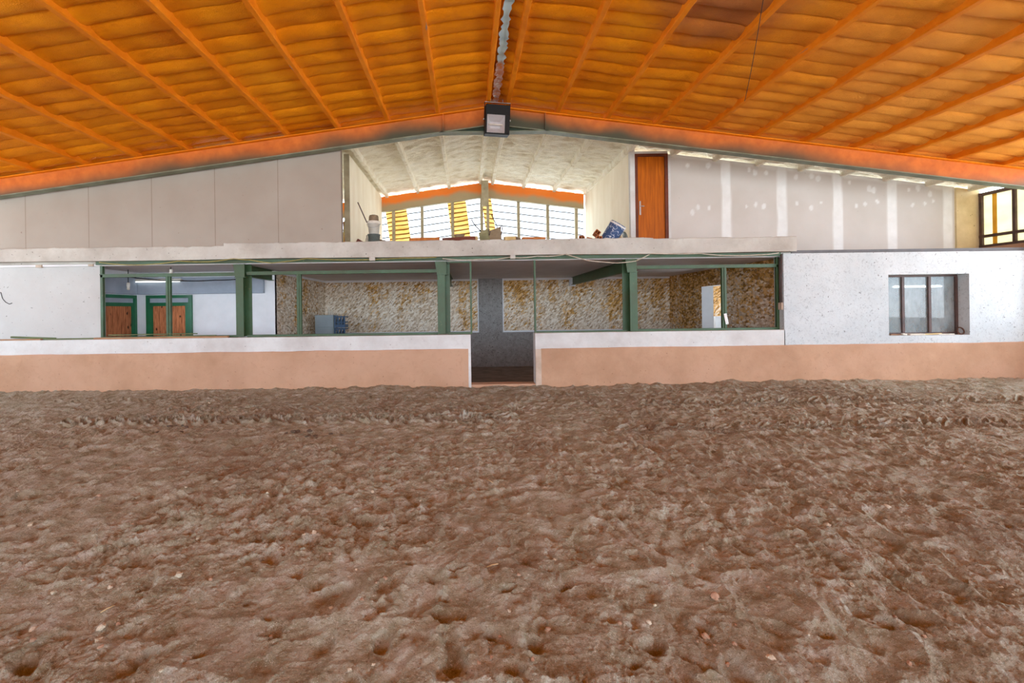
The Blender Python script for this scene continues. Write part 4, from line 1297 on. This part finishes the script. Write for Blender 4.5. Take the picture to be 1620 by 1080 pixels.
# hollow bricks heap and tipped tub
def brick(c, rot, label):
    L_, W_, H_ = .24, .115, .09
    M_ = Matrix.Translation(c) @ Euler(rot).to_matrix().to_4x4()
    m = MB()
    t_ = .014
    ys = [-W_ / 2, -W_ / 2 + t_, -t_ / 2, t_ / 2, W_ / 2 - t_, W_ / 2]
    for a, b in ((0, 1), (2, 3), (4, 5)):
        m.box(-L_ / 2, L_ / 2, ys[a], ys[b], -H_ / 2, H_ / 2, M_)
    for z in (-H_ / 2, H_ / 2 - t_):
        m.box(-L_ / 2, L_ / 2, ys[1], ys[2], z, z + t_, M_).box(-L_ / 2, L_ / 2, ys[3], ys[4], z, z + t_, M_)
    tag(m.build('hollow_brick', CLAY), label, 'brick', 'hollow bricks heaped by the blue tub')


for px, D, z, rot, lb in ((921, 9.30, .075, (.1, .25, 1.2), 'hollow clay brick at the left foot of the brick heap'), (932, 9.58, .085, (.3, .2, 1.3), 'tilted hollow clay brick, second from the left of the heap'),
                      (944, 9.60, .25, (.7, .1, 1.45), 'topmost hollow clay brick with its end to the camera'), (946, 9.32, .08, (.2, .15, 1.5), 'hollow clay brick under the topmost brick'),
                      (945, 9.90, .10, (.5, .2, 1.3), 'hollow clay brick in the middle of the heap'), (953, 10.20, .13, (.4, .5, 1.2), 'upper hollow clay brick against the blue tub'),
                      (957, 10.45, .07, (.1, .1, 1.4), 'low hollow clay brick behind the blue tub')):
    c_ = P(px, 370, D)
    c_.z = ZL + z
    brick(c_, rot, lb)
c_ = P(969, 369, 9.45)
Mt = Matrix.Translation(c_) @ Euler((0.25, 0.55, 0)).to_matrix().to_4x4()
tb = thing('paint_tub', 'tilted blue printed tub beside the right loft partition', 'tub', (c_.x, 9.45, ZL))
MB().lathe([(.155, -.24), (.16, -.1), (.165, .10), (.17, .20), (.165, .225), (.13, .225)], 28, Mt).build('tub_shell', TUB, tb, smooth=True)
MB().lathe([(.172, .175), (.178, .18), (.178, .205), (.172, .21)], 28, Mt, False).build('tub_rim', PAPERWHITE, tb, smooth=True)
c2 = P(981, 372, 9.95)
c2.z = ZL + .135
M2 = Matrix.Translation(c2) @ Euler((0.2, 1.2, 0)).to_matrix().to_4x4()
tag(MB().lathe([(.11, -.05), (.125, -.04), (.125, .03), (.10, .045)], 24, M2).build('tub_lid', PALEWOOD, smooth=True), 'cream round lid leaning between the blue tub and grey disc', 'lid')
c3 = P(989, 375, 9.62)
c3.z = ZL + .15
M3 = Matrix.Translation(c3) @ Euler((0.15, 1.35, 0)).to_matrix().to_4x4()
tag(MB().lathe([(.13, -.02), (.14, -.015), (.14, .015), (.12, .03), (.03, .03)], 24, M3).build('grey_disc', GREYPLASTIC, smooth=True), 'dark grey disc leaning at the foot of the right loft partition', 'disc')

# ------------------------------------------------------------------ stones, straws and clumps on the sand
def rock_mesh(name, seed, mat, flat):
    r_ = np.random.default_rng(seed)
    n1, n2 = 9, 12
    vs, fs = [], []
    ph = r_.uniform(0, 6, 6)
    for i in range(n1 + 1):
        th = PI * i / n1
        for j in range(n2):
            a = 2 * PI * j / n2
            d_ = Vector((math.sin(th) * math.cos(a), math.sin(th) * math.sin(a), math.cos(th)))
            k = 1 + .22 * math.sin(3 * d_.x + ph[0]) * math.sin(2.6 * d_.y + ph[1]) + .16 * math.sin(5 * d_.z + ph[2] + 3 * d_.x) + .06 * r_.uniform(-1, 1) * math.sin(th)
            vs.append((d_.x * k, d_.y * k * .8, d_.z * k * flat))
    for i in range(n1):
        for j in range(n2):
            fs.append((i * n2 + j, (i + 1) * n2 + j, (i + 1) * n2 + (j + 1) % n2, i * n2 + (j + 1) % n2))
    me = bpy.data.meshes.new(name)
    me.from_pydata(vs, [], fs)
    me.materials.append(mat)
    return me


rocks = [rock_mesh('stone', 1, STONE_PALE, .62), rock_mesh('stone', 2, STONE_TAN, .6), rock_mesh('stone', 3, STONE_PALE, .5), rock_mesh('stone', 4, STONE_TAN, .7)]


def stone(px, py, size, me, label, group, name='stone', sink=.25):
    dd = py - VY + ROLL * (px - VX)
    D = F * EYE / dd
    x = P(px, py, D).x
    o = bpy.data.objects.new(name, me)
    COL.objects.link(o)
    o.location = (x, D, Hat(x, D) + size * (.5 - sink))
    o.scale = (size, size, size)
    o.rotation_euler = (random.uniform(-.3, .3), random.uniform(-.3, .3), random.uniform(0, 6))
    return tag(o, label, 'stone' if name == 'stone' else 'clump', group)


named = [(283, 908, .026, 0, 'largest pale angular stone, in the lower left of the sand'), (175, 924, .017, 0, 'pale stone left of the largest stone'),
         (85, 930, .015, 2, 'flat pale stone near the left edge of the sand'), (160, 990, .019, 2, 'flat pale stone in the bottom left corner area'),
         (157, 1008, .017, 0, 'pale chip just below the flat stone in the bottom left'), (52, 984, .018, 2, 'pale stone at the bottom left beside a deep hollow'),
         (497, 843, .020, 0, 'lone pale stone left of the middle of the sand'), (867, 991, .016, 1, 'brown rounded stone below the middle hollows'),
         (1220, 1047, .019, 2, 'flat whitish stone at the bottom right of centre'), (1131, 946, .026, 1, 'brown rounded stone right of the deep hollows'),
         (1117, 1000, .022, 1, 'brown stone below the brown rounded stone on the right'), (1308, 828, .024, 2, 'whitish flat stone in the middle of the right sand'),
         (1348, 926, .013, 0, 'tiny white stone in the right foreground'), (1412, 640, .055, 2, 'bright white scrap-like stone far right near the plinth'),
         (723, 902, .012, 0, 'small white pebble left of the pale straw'), (331, 638, .028, 0, 'small white pebble far left near the plinth'),
         (48, 834, .020, 2, 'white chip near the left edge of the sand'), (1403, 802, .03, 2, 'curved pale chip on the upper right sand')]
for px, py, s_, k, lb in named:
    stone(px, py, s_, rocks[k], lb, 'stones on the sand')
pr = np.random.default_rng(21)
for k in range(90):
    py = 620 + 450 * pr.random() ** 0.8
    px = pr.uniform(5, 1615)
    dd = py - VY + ROLL * (px - VX)
    stone(px, py, pr.uniform(.006, .013) * (1 if py > 800 else 1.5), rocks[int(pr.integers(4))], 'tiny pebble lying loose on the trodden sand', 'tiny loose pebbles on the sand')
for px, py, ln, an, lb in ((779, 898, .072, .35, 'pale straw lying in the middle foreground'), (170, 960, .06, 1.0, 'tan straw in the lower left foreground'), (775, 763, .09, 2.2, 'short pale straw on the middle sand'), (737, 700, .12, 1.2, 'thin straw below the gap in the parapet')):
    dd = py - VY + ROLL * (px - VX)
    D = F * EYE / dd
    x = P(px, py, D).x
    z = max(Hat(x + s_ * ln * .5 * math.cos(an), D + s_ * ln * .5 * math.sin(an)) for s_ in (-1, 0, 1)) + .006
    a = Vector((x - ln * .5 * math.cos(an), D - ln * .5 * math.sin(an), z)); b = Vector((x + ln * .5 * math.cos(an), D + ln * .5 * math.sin(an), z + .004))
    tag(MB().tube([a, a.lerp(b, .5) + Vector((0, 0, .003)), b], .0028, 6).build('straw', STRAW, smooth=True), lb, 'straw')
dung = rock_mesh('dung_clump', 9, CLUMP, .35)
for cx_, cy_, n_, lb in ((480, 688, 14, 'dark trodden dung clump in the patch right of the tyre prints'), (262, 674, 9, 'dark trodden dung clump in the patch below the tyre prints at left')):
    for k in range(n_):
        stone(cx_ + pr.normal() * 26, cy_ + pr.normal() * 3.2, pr.uniform(.015, .035), dung, lb, lb.replace('clump in', 'clumps in'), 'dung_clump', .3)

# ------------------------------------------------------------------ sky and light
W = bpy.data.worlds.new('sky')
S.world = W
W.use_nodes = True
nt = W.node_tree
nt.nodes.clear()
out = nt.nodes.new('ShaderNodeOutputWorld')
bg = nt.nodes.new('ShaderNodeBackground')
tc = nt.nodes.new('ShaderNodeTexCoord')
sx = nt.nodes.new('ShaderNodeSeparateXYZ')
nt.links.new(tc.outputs['Generated'], sx.inputs[0])
def wm(op, a, b):
    q = nt.nodes.new('ShaderNodeMath'); q.operation = op
    for s_, v_ in zip(q.inputs, (a, b)):
        if isinstance(v_, (int, float)): s_.default_value = v_
        else: nt.links.new(v_, s_)
    return q.outputs[0]
mr = nt.nodes.new('ShaderNodeMapRange'); mr.interpolation_type = 'SMOOTHSTEP'
mr.inputs[1].default_value, mr.inputs[2].default_value = -0.06, 0.06
nt.links.new(sx.outputs[2], mr.inputs[0])
mx = nt.nodes.new('ShaderNodeMix'); mx.data_type = 'RGBA'
mx.inputs[6].default_value = (0.93, 0.97, 1.0, 1)
mx.inputs[7].default_value = (0.82, 1.0, 1.17, 1)
nt.links.new(mr.outputs[0], mx.inputs[0])
nt.links.new(mx.outputs[2], bg.inputs[0])
side = wm('MULTIPLY', wm('MAXIMUM', sx.outputs[0], 0.0), 1.8)
behind = wm('MULTIPLY', wm('POWER', wm('MAXIMUM', wm('MULTIPLY', sx.outputs[1], -1.0), 0.0), 1.5), 1.7)
ahead = wm('MULTIPLY', wm('MAXIMUM', sx.outputs[1], 0.0), 3.5)
nt.links.new(wm('ADD', wm('ADD', wm('ADD', side, behind), ahead), 0.78), bg.inputs[1])
nt.links.new(bg.outputs[0], out.inputs[0])

S.view_settings.view_transform = 'Standard'
S.view_settings.look = 'None'
S.view_settings.gamma = 1.0
S.view_settings.use_curve_mapping = False
S.view_settings.exposure = 1.15
S.cycles.max_bounces = 10
S.cycles.diffuse_bounces = 7
S.cycles.use_denoising = True
S.cycles.denoising_prefilter = 'NONE'
